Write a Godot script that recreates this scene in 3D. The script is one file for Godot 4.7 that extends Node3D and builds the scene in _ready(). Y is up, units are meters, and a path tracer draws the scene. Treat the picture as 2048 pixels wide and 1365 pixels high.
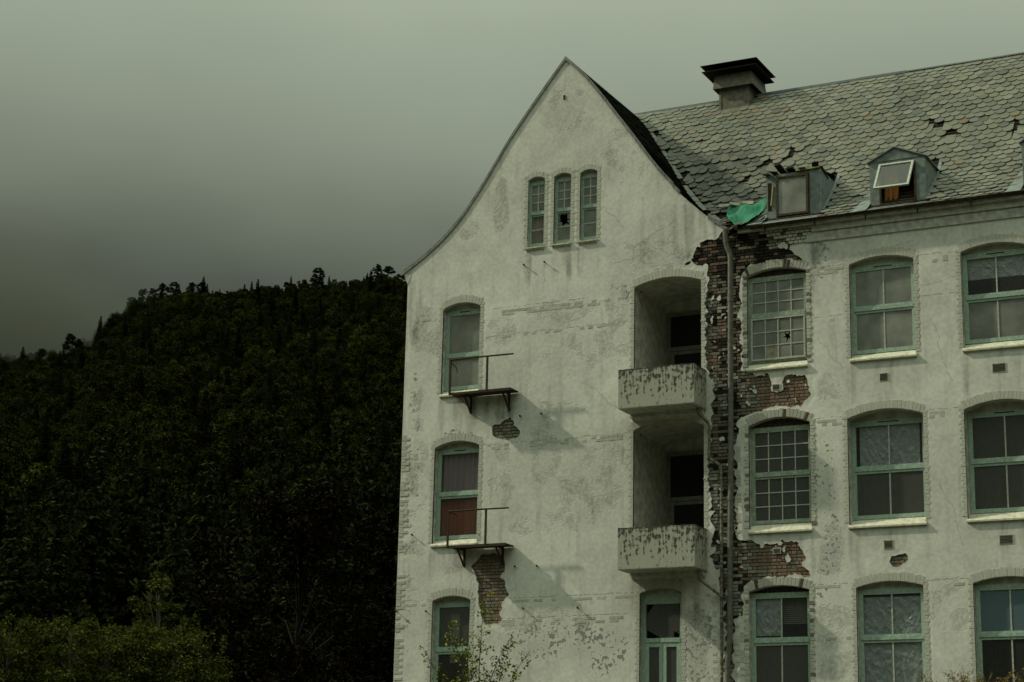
extends Node3D
# An abandoned white hospital wing with a steep gable, before a dark wooded hill in mist.
# Units are metres; the facade is the plane z = 0, x runs along it to the right, the inner corner of the roofs is at x = 0.

const EYE := Vector3(15.8218, 1.7, 42.0)
const TX0 := -9.0          # the facade's painted map: 20 m x 17.5 m
const TY0 := 4.0
const TW := 2048
const TH := 1792
const PPM := 102.4

var rng := RandomNumberGenerator.new()
var M := {}                # materials
var taken := {}
var n_edge := FastNoiseLite.new()
var n_soft := FastNoiseLite.new()

# the roofs' bell-cast section: distance in from the facade, height
var RT := PackedFloat32Array([-0.28, 0.0, 0.5, 1.05, 1.55, 2.05, 2.45, 2.85, 3.35, 3.85, 4.37])
var RY := PackedFloat32Array([16.0, 16.16, 16.57, 17.08, 17.63, 18.29, 18.87, 19.4, 20.09, 20.73, 21.24])
var LY := PackedFloat32Array([15.94, 16.11, 16.42, 16.85, 17.36, 18.05, 18.67, 19.29, 19.95, 20.6, 21.24])   # the gable's left flank is more hollow


# ---------------------------------------------------------------- mesh collector
class Mb:
	var v := PackedVector3Array()
	var n := PackedVector3Array()
	var c := PackedColorArray()
	var uv := PackedVector2Array()
	var ix := PackedInt32Array()
	var col := Color.WHITE

	func vert(p: Vector3, nn: Vector3, t := Vector2.ZERO) -> int:
		v.append(p)
		n.append(nn)
		c.append(col)
		uv.append(t)
		return v.size() - 1

	func tri_i(a: int, b: int, d: int) -> void:   # counter-clockwise seen from outside
		ix.append(a)
		ix.append(d)
		ix.append(b)

	func tri(a: Vector3, b: Vector3, d: Vector3) -> void:
		var nn := (b - a).cross(d - a).normalized()
		tri_i(vert(a, nn), vert(b, nn), vert(d, nn))

	func quad(a: Vector3, b: Vector3, d: Vector3, e: Vector3) -> void:
		var nn := (d - a).cross(e - b).normalized()
		var i := vert(a, nn, Vector2(0, 1))
		vert(b, nn, Vector2(1, 1))
		vert(d, nn, Vector2(1, 0))
		vert(e, nn, Vector2(0, 0))
		tri_i(i, i + 1, i + 2)
		tri_i(i, i + 2, i + 3)

	func hexa(p: Array) -> void:   # corners 0-3 the back, 4-7 the front, each counter-clockwise seen from the front
		quad(p[4], p[5], p[6], p[7])
		quad(p[1], p[0], p[3], p[2])
		quad(p[0], p[1], p[5], p[4])
		quad(p[2], p[3], p[7], p[6])
		quad(p[1], p[2], p[6], p[5])
		quad(p[3], p[0], p[4], p[7])

	func box(lo: Vector3, hi: Vector3) -> void:
		hexa([lo, Vector3(hi.x, lo.y, lo.z), Vector3(hi.x, hi.y, lo.z), Vector3(lo.x, hi.y, lo.z),
			Vector3(lo.x, lo.y, hi.z), Vector3(hi.x, lo.y, hi.z), hi, Vector3(lo.x, hi.y, hi.z)])

	func obox(t: Transform3D, s: Vector3) -> void:   # a box of size s about the origin of t
		var h := s * 0.5
		var p := []
		for z in [-h.z, h.z]:
			for q in [[-1, -1], [1, -1], [1, 1], [-1, 1]]:
				p.append(t * Vector3(q[0] * h.x, q[1] * h.y, z))
		hexa(p)

	func bar(a: Vector3, b: Vector3, w: float, h: float, up := Vector3.UP) -> void:
		var d := (b - a)
		var z := d.normalized()
		var x := up.cross(z)
		if x.length() < 0.01:
			x = Vector3.RIGHT.cross(z)
		x = x.normalized()
		obox(Transform3D(Basis(x, z.cross(x), z), (a + b) * 0.5), Vector3(w, h, d.length()))

	func chunk(t: Transform3D, s: Vector3, bev: float) -> void:   # a block with its front edges knocked off, open at the back
		var h := s * 0.5
		var b := []
		var m := []
		var f := []
		for q in [[-1, -1], [1, -1], [1, 1], [-1, 1]]:
			b.append(t * Vector3(q[0] * h.x, q[1] * h.y, -h.z))
			m.append(t * Vector3(q[0] * h.x, q[1] * h.y, h.z - bev))
			f.append(t * Vector3(q[0] * (h.x - bev), q[1] * (h.y - bev), h.z))
		quad(f[0], f[1], f[2], f[3])
		for i in 4:
			var j := (i + 1) % 4
			quad(m[i], m[j], f[j], f[i])
			quad(b[i], b[j], m[j], m[i])

	func tube(pts: Array, r0: float, r1: float, sides := 8) -> void:
		var rings := []
		var side := Vector3.ZERO
		for i in pts.size():
			var d: Vector3 = (pts[mini(i + 1, pts.size() - 1)] - pts[maxi(i - 1, 0)]).normalized()
			var x := d.cross(Vector3(0.31, 0.2, 0.93)).normalized() if side == Vector3.ZERO else (side - d * side.dot(d)).normalized()
			side = x
			var y := d.cross(x)
			var r := lerpf(r0, r1, float(i) / maxf(1, pts.size() - 1))
			var ring := []
			for k in sides:
				var a := TAU * k / sides
				var o := x * cos(a) + y * sin(a)
				ring.append(vert(pts[i] + o * r, o))
			rings.append(ring)
		for i in pts.size() - 1:
			for k in sides:
				var l := (k + 1) % sides
				tri_i(rings[i][k], rings[i][l], rings[i + 1][l])
				tri_i(rings[i][k], rings[i + 1][l], rings[i + 1][k])
		for e in [0, pts.size() - 1]:
			var d2: Vector3 = (pts[e] - pts[1 if e == 0 else e - 1]).normalized()
			var first := v.size()
			for k in sides:
				vert(v[rings[e][k]], d2)
			for k in range(1, sides - 1):
				if e == 0:
					tri_i(first, first + k + 1, first + k)
				else:
					tri_i(first, first + k, first + k + 1)

	func sheet(nu: int, nv: int, f: Callable) -> void:   # a smooth sheet: f(u, v) gives its points
		var pts := PackedVector3Array()
		for j in nv + 1:
			for i in nu + 1:
				pts.append(f.call(float(i) / nu, float(j) / nv))
		var base := v.size()
		for j in nv + 1:
			for i in nu + 1:
				var du := pts[j * (nu + 1) + mini(i + 1, nu)] - pts[j * (nu + 1) + maxi(i - 1, 0)]
				var dv := pts[mini(j + 1, nv) * (nu + 1) + i] - pts[maxi(j - 1, 0) * (nu + 1) + i]
				vert(pts[j * (nu + 1) + i], du.cross(dv).normalized(), Vector2(float(i) / nu, 1.0 - float(j) / nv))
		for j in nv:
			for i in nu:
				var a := base + j * (nu + 1) + i
				tri_i(a, a + 1, a + nu + 2)
				tri_i(a, a + nu + 2, a + nu + 1)

	func mesh(m: Material = null) -> ArrayMesh:
		var a := []
		a.resize(Mesh.ARRAY_MAX)
		a[Mesh.ARRAY_VERTEX] = v
		a[Mesh.ARRAY_NORMAL] = n
		a[Mesh.ARRAY_COLOR] = c
		a[Mesh.ARRAY_TEX_UV] = uv
		a[Mesh.ARRAY_INDEX] = ix
		var out := ArrayMesh.new()
		out.add_surface_from_arrays(Mesh.PRIMITIVE_TRIANGLES, a)
		if m:
			out.surface_set_material(0, m)
		return out


# ---------------------------------------------------------------- naming
func numbered(called: String, parent: Node) -> String:
	var key := "%d/%s" % [parent.get_instance_id(), called]
	var k: int = taken.get(key, 0)
	taken[key] = k + 1
	return called if k == 0 else "%s_%03d" % [called, k]

func tag(o: Node, label: String, category: String, group := "", kind := "") -> Node:
	o.set_meta("label", label)
	if category:
		o.set_meta("category", category)
	if group:
		o.set_meta("group", group)
	if kind:
		o.set_meta("kind", kind)
	return o

func base(called: String, parent: Node = self, at := Vector3.ZERO) -> Node3D:
	var o := Node3D.new()
	o.name = numbered(called, parent)
	parent.add_child(o, true)
	o.position = at
	return o

func put(called: String, mb: Mb, m: Material, parent: Node = self) -> MeshInstance3D:
	return put_mesh(called, mb.mesh(m), parent)

func put_mesh(called: String, mesh: Mesh, parent: Node = self) -> MeshInstance3D:
	var o := MeshInstance3D.new()
	o.name = numbered(called, parent)
	o.mesh = mesh
	parent.add_child(o, true)
	return o

func stuff(o: Node, label := "") -> Node:
	o.set_meta("kind", "stuff")
	if label:
		o.set_meta("label", label)
	return o


# ---------------------------------------------------------------- materials
func noise_tex(size: int, freq: float, octaves: int, lo: float, hi: float, sd: int, kind := FastNoiseLite.TYPE_SIMPLEX_SMOOTH) -> ImageTexture:
	var f := FastNoiseLite.new()
	f.seed = sd
	f.noise_type = kind
	f.frequency = freq
	f.fractal_octaves = octaves
	var im := f.get_seamless_image(size, size)
	im.convert(Image.FORMAT_L8)
	var d := im.get_data()
	for i in d.size():
		d[i] = int(255.0 * lerpf(lo, hi, d[i] / 255.0))
	return ImageTexture.create_from_image(Image.create_from_data(size, size, false, Image.FORMAT_L8, d))

func mat(called: String, lin: Color, rough: float, tex: Texture2D = null, scale := 1.0, bump := 0.0, metal := 0.0) -> StandardMaterial3D:
	var m := StandardMaterial3D.new()
	m.resource_name = called
	m.albedo_color = Color(lin.r, lin.g, lin.b).linear_to_srgb()
	m.roughness = rough
	m.metallic = metal
	m.metallic_specular = 0.35
	if tex:
		m.uv1_triplanar = true
		m.uv1_world_triplanar = true
		m.uv1_scale = Vector3.ONE * scale
		m.albedo_texture = tex
		if bump > 0.0:
			m.heightmap_enabled = true
			m.heightmap_texture = tex
			m.heightmap_scale = bump
	M[called] = m
	return m

func materials() -> void:
	var mottle := noise_tex(512, 0.012, 5, 0.72, 1.0, 11)
	var grit := noise_tex(512, 0.05, 4, 0.7, 1.0, 12)
	var grime := noise_tex(512, 0.02, 5, 0.25, 1.0, 13)
	var grime2 := noise_tex(512, 0.006, 4, 0.76, 1.0, 19)  # blotches on the panes, imitating cloudy reflections
	var grain := noise_tex(256, 0.03, 3, 0.8, 1.0, 14)
	mat("whitewash", Color(0.69, 0.69, 0.64), 0.92, mottle, 0.7, 0.5)
	mat("painted_brick", Color(1, 1, 1), 0.92, grit, 1.6, 0.5).vertex_color_use_as_albedo = true
	mat("niche", Color(0.66, 0.65, 0.57), 0.92, mottle, 0.5, 0.3)
	mat("sill", Color(0.8, 0.78, 0.63), 0.75, mottle, 0.9, 0.15)
	mat("raw_brick", Color(1, 1, 1), 0.95, grit, 2.0, 0.9).vertex_color_use_as_albedo = true
	mat("mortar", Color(1, 1, 1), 0.97, grit, 1.2, 1.0).vertex_color_use_as_albedo = true
	mat("teal_wood", Color(0.43, 0.57, 0.48), 0.62, grain, 1.3, 0.1)
	mat("worn_teal_wood", Color(0.43, 0.52, 0.42), 0.7, mottle, 1.2, 0.15)
	mat("white_wood", Color(0.56, 0.6, 0.53), 0.6, grain, 1.5, 0.1)
	mat("door_wood", Color(0.24, 0.27, 0.2), 0.7, mottle, 0.8, 0.1)
	mat("bare_wood", Color(0.17, 0.13, 0.08), 0.85, grime, 1.4, 0.3)
	mat("rust", Color(0.15, 0.105, 0.068), 0.9, grime, 2.5, 0.3)
	mat("rusty_gutter", Color(0.17, 0.125, 0.08), 0.85, grime, 1.3, 0.3)
	mat("pipe", Color(0.2, 0.205, 0.175), 0.55, mottle, 0.9, 0.15, 0.2)
	mat("pale_pipe", Color(0.45, 0.43, 0.33), 0.6, grime, 0.8, 0.1)
	mat("zinc", Color(0.26, 0.31, 0.3), 0.55, mottle, 0.7, 0.15, 0.1)
	mat("dark_zinc", Color(0.1, 0.12, 0.125), 0.6, mottle, 0.7, 0.15)
	mat("lead", Color(0.27, 0.28, 0.255), 0.6, mottle, 0.8, 0.2, 0.2)
	mat("chimney_metal", Color(0.25, 0.23, 0.185), 0.7, mottle, 0.9, 0.2, 0.1)
	mat("dark_metal", Color(0.05, 0.046, 0.036), 0.75, grime, 0.9, 0.2, 0.2)
	mat("deck", Color(0.03, 0.026, 0.02), 0.95, grit, 1.0, 0.5)
	mat("inside", Color(0.2, 0.19, 0.16), 0.95, mottle, 0.4)
	mat("dark_inside", Color(0.02, 0.02, 0.018), 0.95)
	mat("slate", Color(1, 1, 1), 0.62, grit, 1.4, 0.6).vertex_color_use_as_albedo = true
	mat("shaded_mossy_slate", Color(1, 1, 1), 1.0, grit, 1.4, 0.6).vertex_color_use_as_albedo = true  # matte, for the gable slope whose self-shadow is put into the slate colour
	M.shaded_mossy_slate.metallic_specular = 0.0
	mat("tarp", Color(0.013, 0.22, 0.12), 0.65, mottle, 1.5)
	mat("yellow_strip", Color(0.42, 0.42, 0.12), 0.6)
	mat("board", Color(0.42, 0.38, 0.29), 0.8, mottle, 1.0)
	mat("grille", Color(0.19, 0.18, 0.13), 0.8, grit, 2.0)
	mat("purple_curtain", Color(0.3, 0.24, 0.27), 0.9)
	mat("red_curtain", Color(0.26, 0.06, 0.02), 0.9)
	mat("orange_curtain", Color(0.55, 0.25, 0.08), 0.9)
	mat("pink_curtain", Color(0.42, 0.34, 0.29), 0.9)
	for p in [["glass_dusty_sky", 0.42, 0.64], ["glass_grey", 0.37, 0.85], ["glass_sky_tint", 0.2, 0.6], ["glass_clean", 0.12, 0.25], ["glass_dark", 0.15, 0.5]]:
		var g := mat(p[0], Color(p[1], p[1] * 1.03, p[1] * 0.94), 0.05)
		g.transparency = BaseMaterial3D.TRANSPARENCY_ALPHA
		g.albedo_color.a = p[2]
		g.metallic_specular = 0.5
		if p[0] in ["glass_dusty_sky", "glass_grey"]:  # besides dust, their grey and blotches stand in for reflected cloudy sky
			g.albedo_texture = grime2
			g.uv1_triplanar = true
			g.uv1_world_triplanar = true
			g.uv1_scale = Vector3.ONE * 0.45
		if p[0] == "glass_sky_tint":
			g.albedo_color = Color(0.44, 0.53, 0.57, 0.62)  # bluish reflection of the sky put into the pane's colour
	var film := mat("film", Color(0.5, 0.58, 0.6), 0.3)
	film.transparency = BaseMaterial3D.TRANSPARENCY_ALPHA
	film.albedo_color.a = 0.72
	film.metallic_specular = 0.6
	for p in [["leaf_dark", Color(0.014, 0.018, 0.007)], ["leaf_hill", Color(0.027, 0.034, 0.008)], ["leaf_bush", Color(0.07, 0.082, 0.02)], ["leaf_needle", Color(0.02, 0.026, 0.009)],
			["leaf_spruce", Color(0.026, 0.034, 0.012)], ["leaf_copper", Color(0.006, 0.0045, 0.002)], ["leaf_birch", Color(0.2, 0.22, 0.05)], ["leaf_dry", Color(0.2, 0.15, 0.06)]]:
		var l := mat(p[0], Color(1, 1, 1), 0.85)
		l.vertex_color_use_as_albedo = true
		l.albedo_color = p[1].linear_to_srgb()
		l.metallic_specular = 0.05
		if p[0] in ["leaf_bush", "leaf_birch"]:
			l.backlight_enabled = true
			l.backlight = Color(0.5, 0.5, 0.4)
	M.leaf_copper.roughness = 0.45
	M.leaf_copper.metallic_specular = 0.06
	mat("bark", Color(0.05, 0.042, 0.032), 0.95)
	mat("birch_bark", Color(0.13, 0.125, 0.1), 0.9)
	mat("earth", Color(0.055, 0.06, 0.03), 1.0, grit, 0.2)
	mat("rock", Color(0.12, 0.12, 0.1), 0.95, grime, 0.2, 1.0)

# ---------------------------------------------------------------- the roofs' section
func roof_y(t: float) -> float:
	for i in range(1, RT.size()):
		if t <= RT[i] or i == RT.size() - 1:
			return lerpf(RY[i - 1], RY[i], (t - RT[i - 1]) / (RT[i] - RT[i - 1]))
	return RY[-1]

func left_y(t: float) -> float:
	for i in range(1, RT.size()):
		if t <= RT[i] or i == RT.size() - 1:
			return lerpf(LY[i - 1], LY[i], (t - RT[i - 1]) / (RT[i] - RT[i - 1]))
	return LY[-1]

func left_smooth(t: float) -> float:
	return (left_y(t - 0.15) + left_y(t) * 2.0 + left_y(t + 0.15)) * 0.25 if t > -0.1 and t < 4.2 else left_y(t)

func flank_x(s: float, t: float) -> float:   # where the gable's flanks are: t in from the eaves, s -1 left, 1 right
	return -8.74 + t * 1.0206 if s < 0 else -t * 0.979

func roof_smooth(t: float) -> float:
	return (roof_y(t - 0.15) + roof_y(t) * 2.0 + roof_y(t + 0.15)) * 0.25 if t > -0.1 and t < 4.2 else roof_y(t)


# ---------------------------------------------------------------- the facade
var openings := []         # [x0, x1, y0, spring, rise]
var patches := []          # [polygon, its box grown by 0.35, roughness of its edge]

func opening(x0: float, x1: float, y0: float, ys: float, rise: float, drop := 0.17) -> Array:
	var hw := (x1 - x0) * 0.5
	var o := [x0, x1, y0, ys, rise, (hw * hw + rise * rise) / (2.0 * rise), y0 - drop]
	openings.append(o)
	return o

func patch(points: Array, rough: float) -> void:
	var p := PackedVector2Array()
	var box := Rect2(Vector2(points[0], points[1]), Vector2.ZERO)
	for i in range(0, points.size(), 2):
		p.append(Vector2(points[i], points[i + 1]))
		box = box.expand(p[-1])
	patches.append([p, box.grow(0.35), rough])

func open_d(x: float, y: float) -> float:   # distance outside the nearest opening
	var best := 9.0
	for o in openings:
		if x < o[0] - 0.6 or x > o[1] + 0.6 or y < o[6] - 0.6 or y > o[3] + o[4] + 0.6:
			continue
		var d := maxf(maxf(o[0] - x, x - o[1]), o[6] - y)
		if y > o[3] - 0.3:
			var r: float = o[5]
			d = maxf(d, Vector2(x - (o[0] + o[1]) * 0.5, y - (o[3] + o[4] - r)).length() - r)
		best = minf(best, d)
	return best

func patch_d(x: float, y: float) -> float:   # distance outside the nearest bare patch
	var best := 9.0
	var at := Vector2(x, y)
	for q in patches:
		if not q[1].has_point(at):
			continue
		var p: PackedVector2Array = q[0]
		var inside := false
		var d := 9.0
		var j := p.size() - 1
		for i in p.size():
			var a := p[j]
			var b := p[i]
			var ab := b - a
			var t := clampf((at - a).dot(ab) / ab.length_squared(), 0.0, 1.0)
			d = minf(d, (at - a - ab * t).length_squared())
			if (a.y > y) != (b.y > y) and x < a.x + ab.x * (y - a.y) / ab.y:
				inside = not inside
			j = i
		d = sqrt(d)
		var e: float = (-d if inside else d) + n_edge.get_noise_2d(x, y) * q[2]
		if e < 0.0 and x > -0.6 and x < 2.2 and y < 15.0:   # scraps of render still holding on
			e = maxf(e, (n_edge.get_noise_2d(x * 1.1 + 31.0, y * 0.8) - (0.4 if x > 0.45 or x < -0.12 else 0.5)) * 0.35)
		best = minf(best, e)
	return best

func outline_d(x: float, y: float) -> float:   # distance inside the facade's outline
	var d := minf(x + 8.72, 11.0 - x)
	if x < 0.05:
		var top := (left_smooth((x + 8.74) / 1.0206) if x < -4.28 else roof_smooth(-x / 0.979)) - 0.02
		if x > -0.3:
			top = maxf(top, 16.0)
		d = minf(d, (top - y) * 0.62)
	else:
		d = minf(d, 16.02 - y)
	return minf(d, y - 4.0)

func lay_out() -> void:
	for c in [[0.56, 2.02], [3.06, 4.57], [5.65, 7.16], [8.24, 9.75]]:
		opening(c[0], c[1], 12.76, 14.87, 0.14)
	for c in [[0.57, 2.06], [2.94, 4.68], [5.6, 7.24], [8.2, 9.8]]:
		opening(c[0], c[1], 8.96, 11.24, 0.17)
	for c in [[0.54, 1.98], [3.06, 4.57], [5.66, 7.16], [8.24, 9.75]]:
		opening(c[0], c[1], 5.1, 7.4, 0.12)
	opening(-7.64, -6.57, 12.82, 14.92, 0.13)
	opening(-7.76, -6.5, 9.02, 11.32, 0.14)
	opening(-7.69, -6.63, 5.2, 7.48, 0.11)
	opening(-5.285, -4.82, 16.34, 18.08, 0.07, 0.06)
	opening(-4.555, -4.085, 16.34, 18.08, 0.07, 0.06)
	opening(-3.83, -3.365, 16.34, 18.08, 0.07, 0.06)
	opening(-2.335, -0.6, 11.78, 14.93, 0.16, 0.0)
	opening(-2.335, -0.54, 7.98, 11.36, 0.22, 0.0)
	opening(-2.15, -1.1, 4.5, 7.46, 0.11, 0.0)
	# the bare brick round the inner corner, from its top left clockwise
	patch([-0.97, 15.37, -0.78, 15.62, -0.57, 15.86, -0.3, 15.95, 0.05, 16.1, 0.64, 16.1, 1.52, 16.1, 2.2, 16.1, 2.24, 15.76, 1.9, 15.6, 1.25, 15.55, 1.61, 15.48, 1.86, 15.16, 1.5, 15.2, 0.92, 15.2, 0.6, 15.12,
		0.4, 14.86, 0.38, 13.28, 0.46, 12.72, 0.42, 12.6, 0.67, 12.45, 0.89, 12.41, 1.05, 12.46, 1.15, 12.27, 1.15, 12.06, 1.36, 12.03, 1.44, 12.17, 1.52, 12.36, 1.72, 12.4, 1.95, 12.34, 2.08, 12.15, 2.02, 11.97, 2.06, 11.74,
		1.82, 11.6, 1.28, 11.68, 0.57, 11.55, 0.3, 11.34, 0.25, 10.7, 0.24, 8.76, 0.36, 8.62, 0.71, 8.54, 1.11, 8.5, 1.36, 8.57, 1.42, 8.32, 1.69, 8.58, 1.79, 8.43, 1.9, 8.17, 1.87, 8.0, 2.0, 7.68, 1.41, 7.74,
		0.88, 7.67, 0.39, 7.56, 0.39, 6.85, 0.17, 6.8, 0.15, 4.0, -0.02, 4.0, -0.05, 7.0, -0.2, 7.9, -0.36, 8.2, -0.31, 8.79, -0.42, 9.48, -0.45, 10.5, -0.4, 11.2, -0.31, 11.97, -0.36, 12.4, -0.48, 12.8, -0.51, 13.4, -0.49, 14.2,
		-0.46, 14.85, -0.4, 15.12, -0.46, 15.25], 0.13)
	patch([-6.19, 11.72, -6.1, 11.78, -5.91, 11.79, -5.8, 11.89, -5.66, 11.95, -5.51, 11.87, -5.53, 11.72, -5.39, 11.54, -5.43, 11.41, -5.89, 11.4, -6.16, 11.53], 0.09)
	patch([-6.38, 8.55, -6.02, 8.62, -5.77, 8.47, -5.68, 8.15, -5.8, 7.98, -5.65, 7.84, -5.67, 7.66, -5.54, 7.59, -5.57, 7.48, -5.79, 7.46, -5.8, 6.86, -6.28, 6.92, -6.39, 7.28, -6.4, 7.48, -6.47, 8.01, -6.63, 8.28, -6.55, 8.42], 0.09)
	patch([3.85, 8.08, 4.05, 8.1, 4.25, 8.06, 4.22, 7.93, 4.1, 7.86, 3.9, 7.85, 3.82, 7.94], 0.07)

func ellipse(w: PackedFloat32Array, gw: int, gh: int, cx: float, cy: float, rx: float, ry: float, power: float) -> void:
	var s := gw / 20.0
	for gy in range(maxi(0, int((TY0 + 17.5 - cy - ry) * s)), mini(gh, int((TY0 + 17.5 - cy + ry) * s) + 2)):
		for gx in range(maxi(0, int((cx - rx - TX0) * s)), mini(gw, int((cx + rx - TX0) * s) + 2)):
			var dx := (gx / s + TX0 - cx) / rx
			var dy := (TY0 + 17.5 - gy / s - cy) / ry
			var d := 1.0 - (dx * dx + dy * dy)
			if d > 0.0:
				w[gy * gw + gx] = maxf(w[gy * gw + gx], power * minf(1.0, d * 1.6))

func weights(list: Array) -> PackedByteArray:
	var w := PackedFloat32Array()
	w.resize(512 * 448)
	for e in list:
		ellipse(w, 512, 448, e[0], e[1], e[2], e[3], e[4])
	var b := PackedByteArray()
	b.resize(512 * 448)
	for i in b.size():
		b[i] = int(255.0 * w[i])
	var im := Image.create_from_data(512, 448, false, Image.FORMAT_L8, b)
	im.resize(TW, TH, Image.INTERPOLATE_BILINEAR)
	return im.get_data()

func layer(freq: float, octaves: int, sd: int, w := TW, h := TH) -> PackedByteArray:
	var f := FastNoiseLite.new()
	f.seed = sd
	f.noise_type = FastNoiseLite.TYPE_SIMPLEX_SMOOTH
	f.frequency = freq
	f.fractal_octaves = octaves
	var im := f.get_image(w, h, false, false, true)
	im.convert(Image.FORMAT_L8)
	if w != TW or h != TH:
		im.resize(TW, TH, Image.INTERPOLATE_BILINEAR)
	return im.get_data()

func wall_paint() -> void:
	# coats of limewash: soft blotches, runs under sills, places where the top coat has come off, and pits
	var low := layer(0.01, 4, 21, TW / 4, TH / 4)
	var mid := layer(0.013, 5, 22)
	var fine := layer(0.07, 4, 23)
	var runs := layer(0.03, 3, 24, TW, 160)
	var peel := weights([[-6.07, 17.45, 0.3, 0.9, 0.62], [-6.94, 16.97, 0.4, 0.3, 0.5], [-3.4, 10.3, 1.2, 1.3, 0.46], [-4.7, 10.8, 0.6, 0.9, 0.44], [-8.1, 14.3, 0.55, 0.9, 0.56], [-2.75, 10.4, 0.5, 0.9, 0.5], [-4.4, 14.5, 1.4, 0.5, 0.42],
		[-6.0, 14.2, 0.6, 0.5, 0.5], [-3.5, 13.4, 1.5, 0.8, 0.38], [-2.6, 18.4, 0.8, 1.1, 0.4], [-4.2, 19.9, 0.7, 1.0, 0.4], [-5.9, 10.4, 0.5, 1.2, 0.45], [-8.35, 10.2, 0.5, 3.6, 0.42], [-4.5, 6.9, 1.6, 0.5, 0.45], [-4.4, 9.3, 1.8, 0.4, 0.4],
		[-1.8, 15.5, 1.3, 0.9, 0.45], [-2.8, 14.6, 0.4, 1.0, 0.5], [-0.8, 6.2, 0.5, 1.2, 0.74], [-5.0, 11.9, 1.5, 0.6, 0.42], [2.5, 15.0, 0.5, 0.8, 0.42], [2.4, 8.3, 0.6, 0.9, 0.5], [2.5, 6.3, 0.6, 1.4, 0.5], [2.6, 12.0, 0.5, 0.6, 0.4], [5.1, 6.9, 0.6, 0.8, 0.4], [7.5, 7.0, 0.8, 3.0, 0.35], [-7.2, 8.4, 0.5, 0.35, 0.5]])
	var pits := weights([[-4.3, 6.45, 1.9, 0.6, 0.5], [-3.0, 6.2, 0.8, 0.8, 0.5], [-8.4, 10.0, 0.3, 5.0, 0.38], [2.4, 8.9, 0.4, 3.0, 0.4], [2.4, 15.1, 0.3, 1.0, 0.42], [-2.7, 14.9, 0.4, 0.5, 0.4], [-0.6, 6.0, 0.6, 1.6, 0.5], [-7.2, 11.6, 0.7, 0.25, 0.5], [2.1, 10.0, 0.2, 1.4, 0.45], [2.3, 7.6, 0.5, 0.6, 0.4]])
	var wet := [[-6.0, 12.2, 0.5, 0.5, 0.7], [-6.9, 12.0, 0.25, 0.7, 0.6], [-5.7, 11.9, 0.2, 0.5, 0.6], [-0.9, 7.4, 0.5, 0.9, 0.6], [-1.3, 11.4, 0.9, 0.35, 0.8], [-1.3, 7.6, 0.9, 0.35, 0.8], [2.4, 15.2, 0.5, 1.4, 0.5], [-1.0, 16.2, 1.0, 0.9, 0.6], [-8.5, 15.0, 0.3, 1.0, 0.5], [6.4, 11.7, 0.2, 0.6, 0.5], [3.8, 11.7, 0.15, 0.6, 0.4]]
	for o in openings:
		for x in [o[0] + 0.02, o[1] - 0.02]:
			wet.append([x, o[6] - 0.45, 0.1 + 0.07 * rng.randf(), 0.45 + 0.3 * rng.randf(), (0.35 + 0.4 * rng.randf()) * (1.0 if o[0] < 2.0 else 0.45)])
		wet.append([(o[0] + o[1]) * 0.5, o[6] - 0.3, 0.6, 0.4, 0.3])
	var damp := weights(wet)
	var lut := PackedByteArray()
	lut.resize(1024 * 3)
	for i in 1024:
		var k := i / 1023.0 * 0.97
		var s := Color(k * 1.005, k * 1.0, k * 0.925).linear_to_srgb()
		lut[i * 3] = int(255.0 * s.r)
		lut[i * 3 + 1] = int(255.0 * s.g)
		lut[i * 3 + 2] = int(255.0 * s.b)
	var rgb := PackedByteArray()
	rgb.resize(TW * TH * 3)
	var hgt := PackedByteArray()
	hgt.resize(TW * TH)
	for i in TW * TH:
		var a := low[i] - 128
		var b := mid[i] - 128
		var c := fine[i] - 128
		var val := 720 + (a * 3 >> 2) + (b * 5 >> 3) + (c * 3 >> 2)
		var r := runs[i] - 158
		if r > 0:
			val -= r * 3 >> 1
		if damp[i]:
			val -= damp[i] * maxi(0, runs[i] + (b >> 1) - 84) >> 6
		var h := 128 + (b >> 4) + (c >> 3)
		var p := 24 + peel[i] + b + (c >> 1)
		if p > 128:
			val = (val * 200 >> 8) + c
			h -= 46
		elif p > 114:
			val += 34
			h += 22
		var f := pits[i] + (b >> 1) + c
		if f > 150:
			val = 250 + c
			h -= 50
		elif f > 138:
			h += 18
		val = clampi(val, 60, 1023) * 3
		rgb[i * 3] = lut[val]
		rgb[i * 3 + 1] = lut[val + 1]
		rgb[i * 3 + 2] = lut[val + 2]
		hgt[i] = clampi(h, 0, 255)
	for e in [[-1.85, 15.9, -0.9, 15.45], [-2.9, 15.6, -1.8, 15.9], [-6.9, 7.65, -6.85, 8.3], [-7.15, 11.5, -7.1, 11.9], [-3.3, 17.2, -2.6, 16.5], [-2.2, 16.0, -1.2, 16.5], [2.6, 14.95, 4.6, 15.3], [4.7, 14.2, 5.6, 14.35], [2.3, 13.2, 2.9, 12.4], [4.9, 13.4, 5.4, 11.9], [-5.3, 15.8, -5.25, 15.2], [-4.75, 15.8, -4.7, 15.2], [-7.9, 10.2, -8.5, 9.4], [-3.6, 12.6, -2.7, 11.9], [7.4, 12.0, 8.1, 13.4], [5.0, 9.6, 5.5, 8.2],
			[-6.4, 14.08, -2.4, 14.09], [-6.2, 14.78, -3.6, 14.8], [-6.4, 11.3, -2.4, 11.32], [-5.6, 7.47, -2.3, 7.49], [-6.0, 6.98, -2.4, 7.0], [2.1, 14.9, 2.95, 14.9], [4.65, 14.92, 5.6, 14.9], [4.7, 11.3, 5.55, 11.3], [2.1, 11.3, 2.9, 11.3], [4.65, 13.95, 5.6, 13.96], [2.1, 13.68, 2.95, 13.7], [2.1, 7.5, 2.95, 7.5], [4.65, 7.5, 5.6, 7.5], [-8.6, 7.5, -7.8, 7.5], [-8.6, 11.2, -7.85, 11.2]]:
		crack(rgb, hgt, e)
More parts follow.
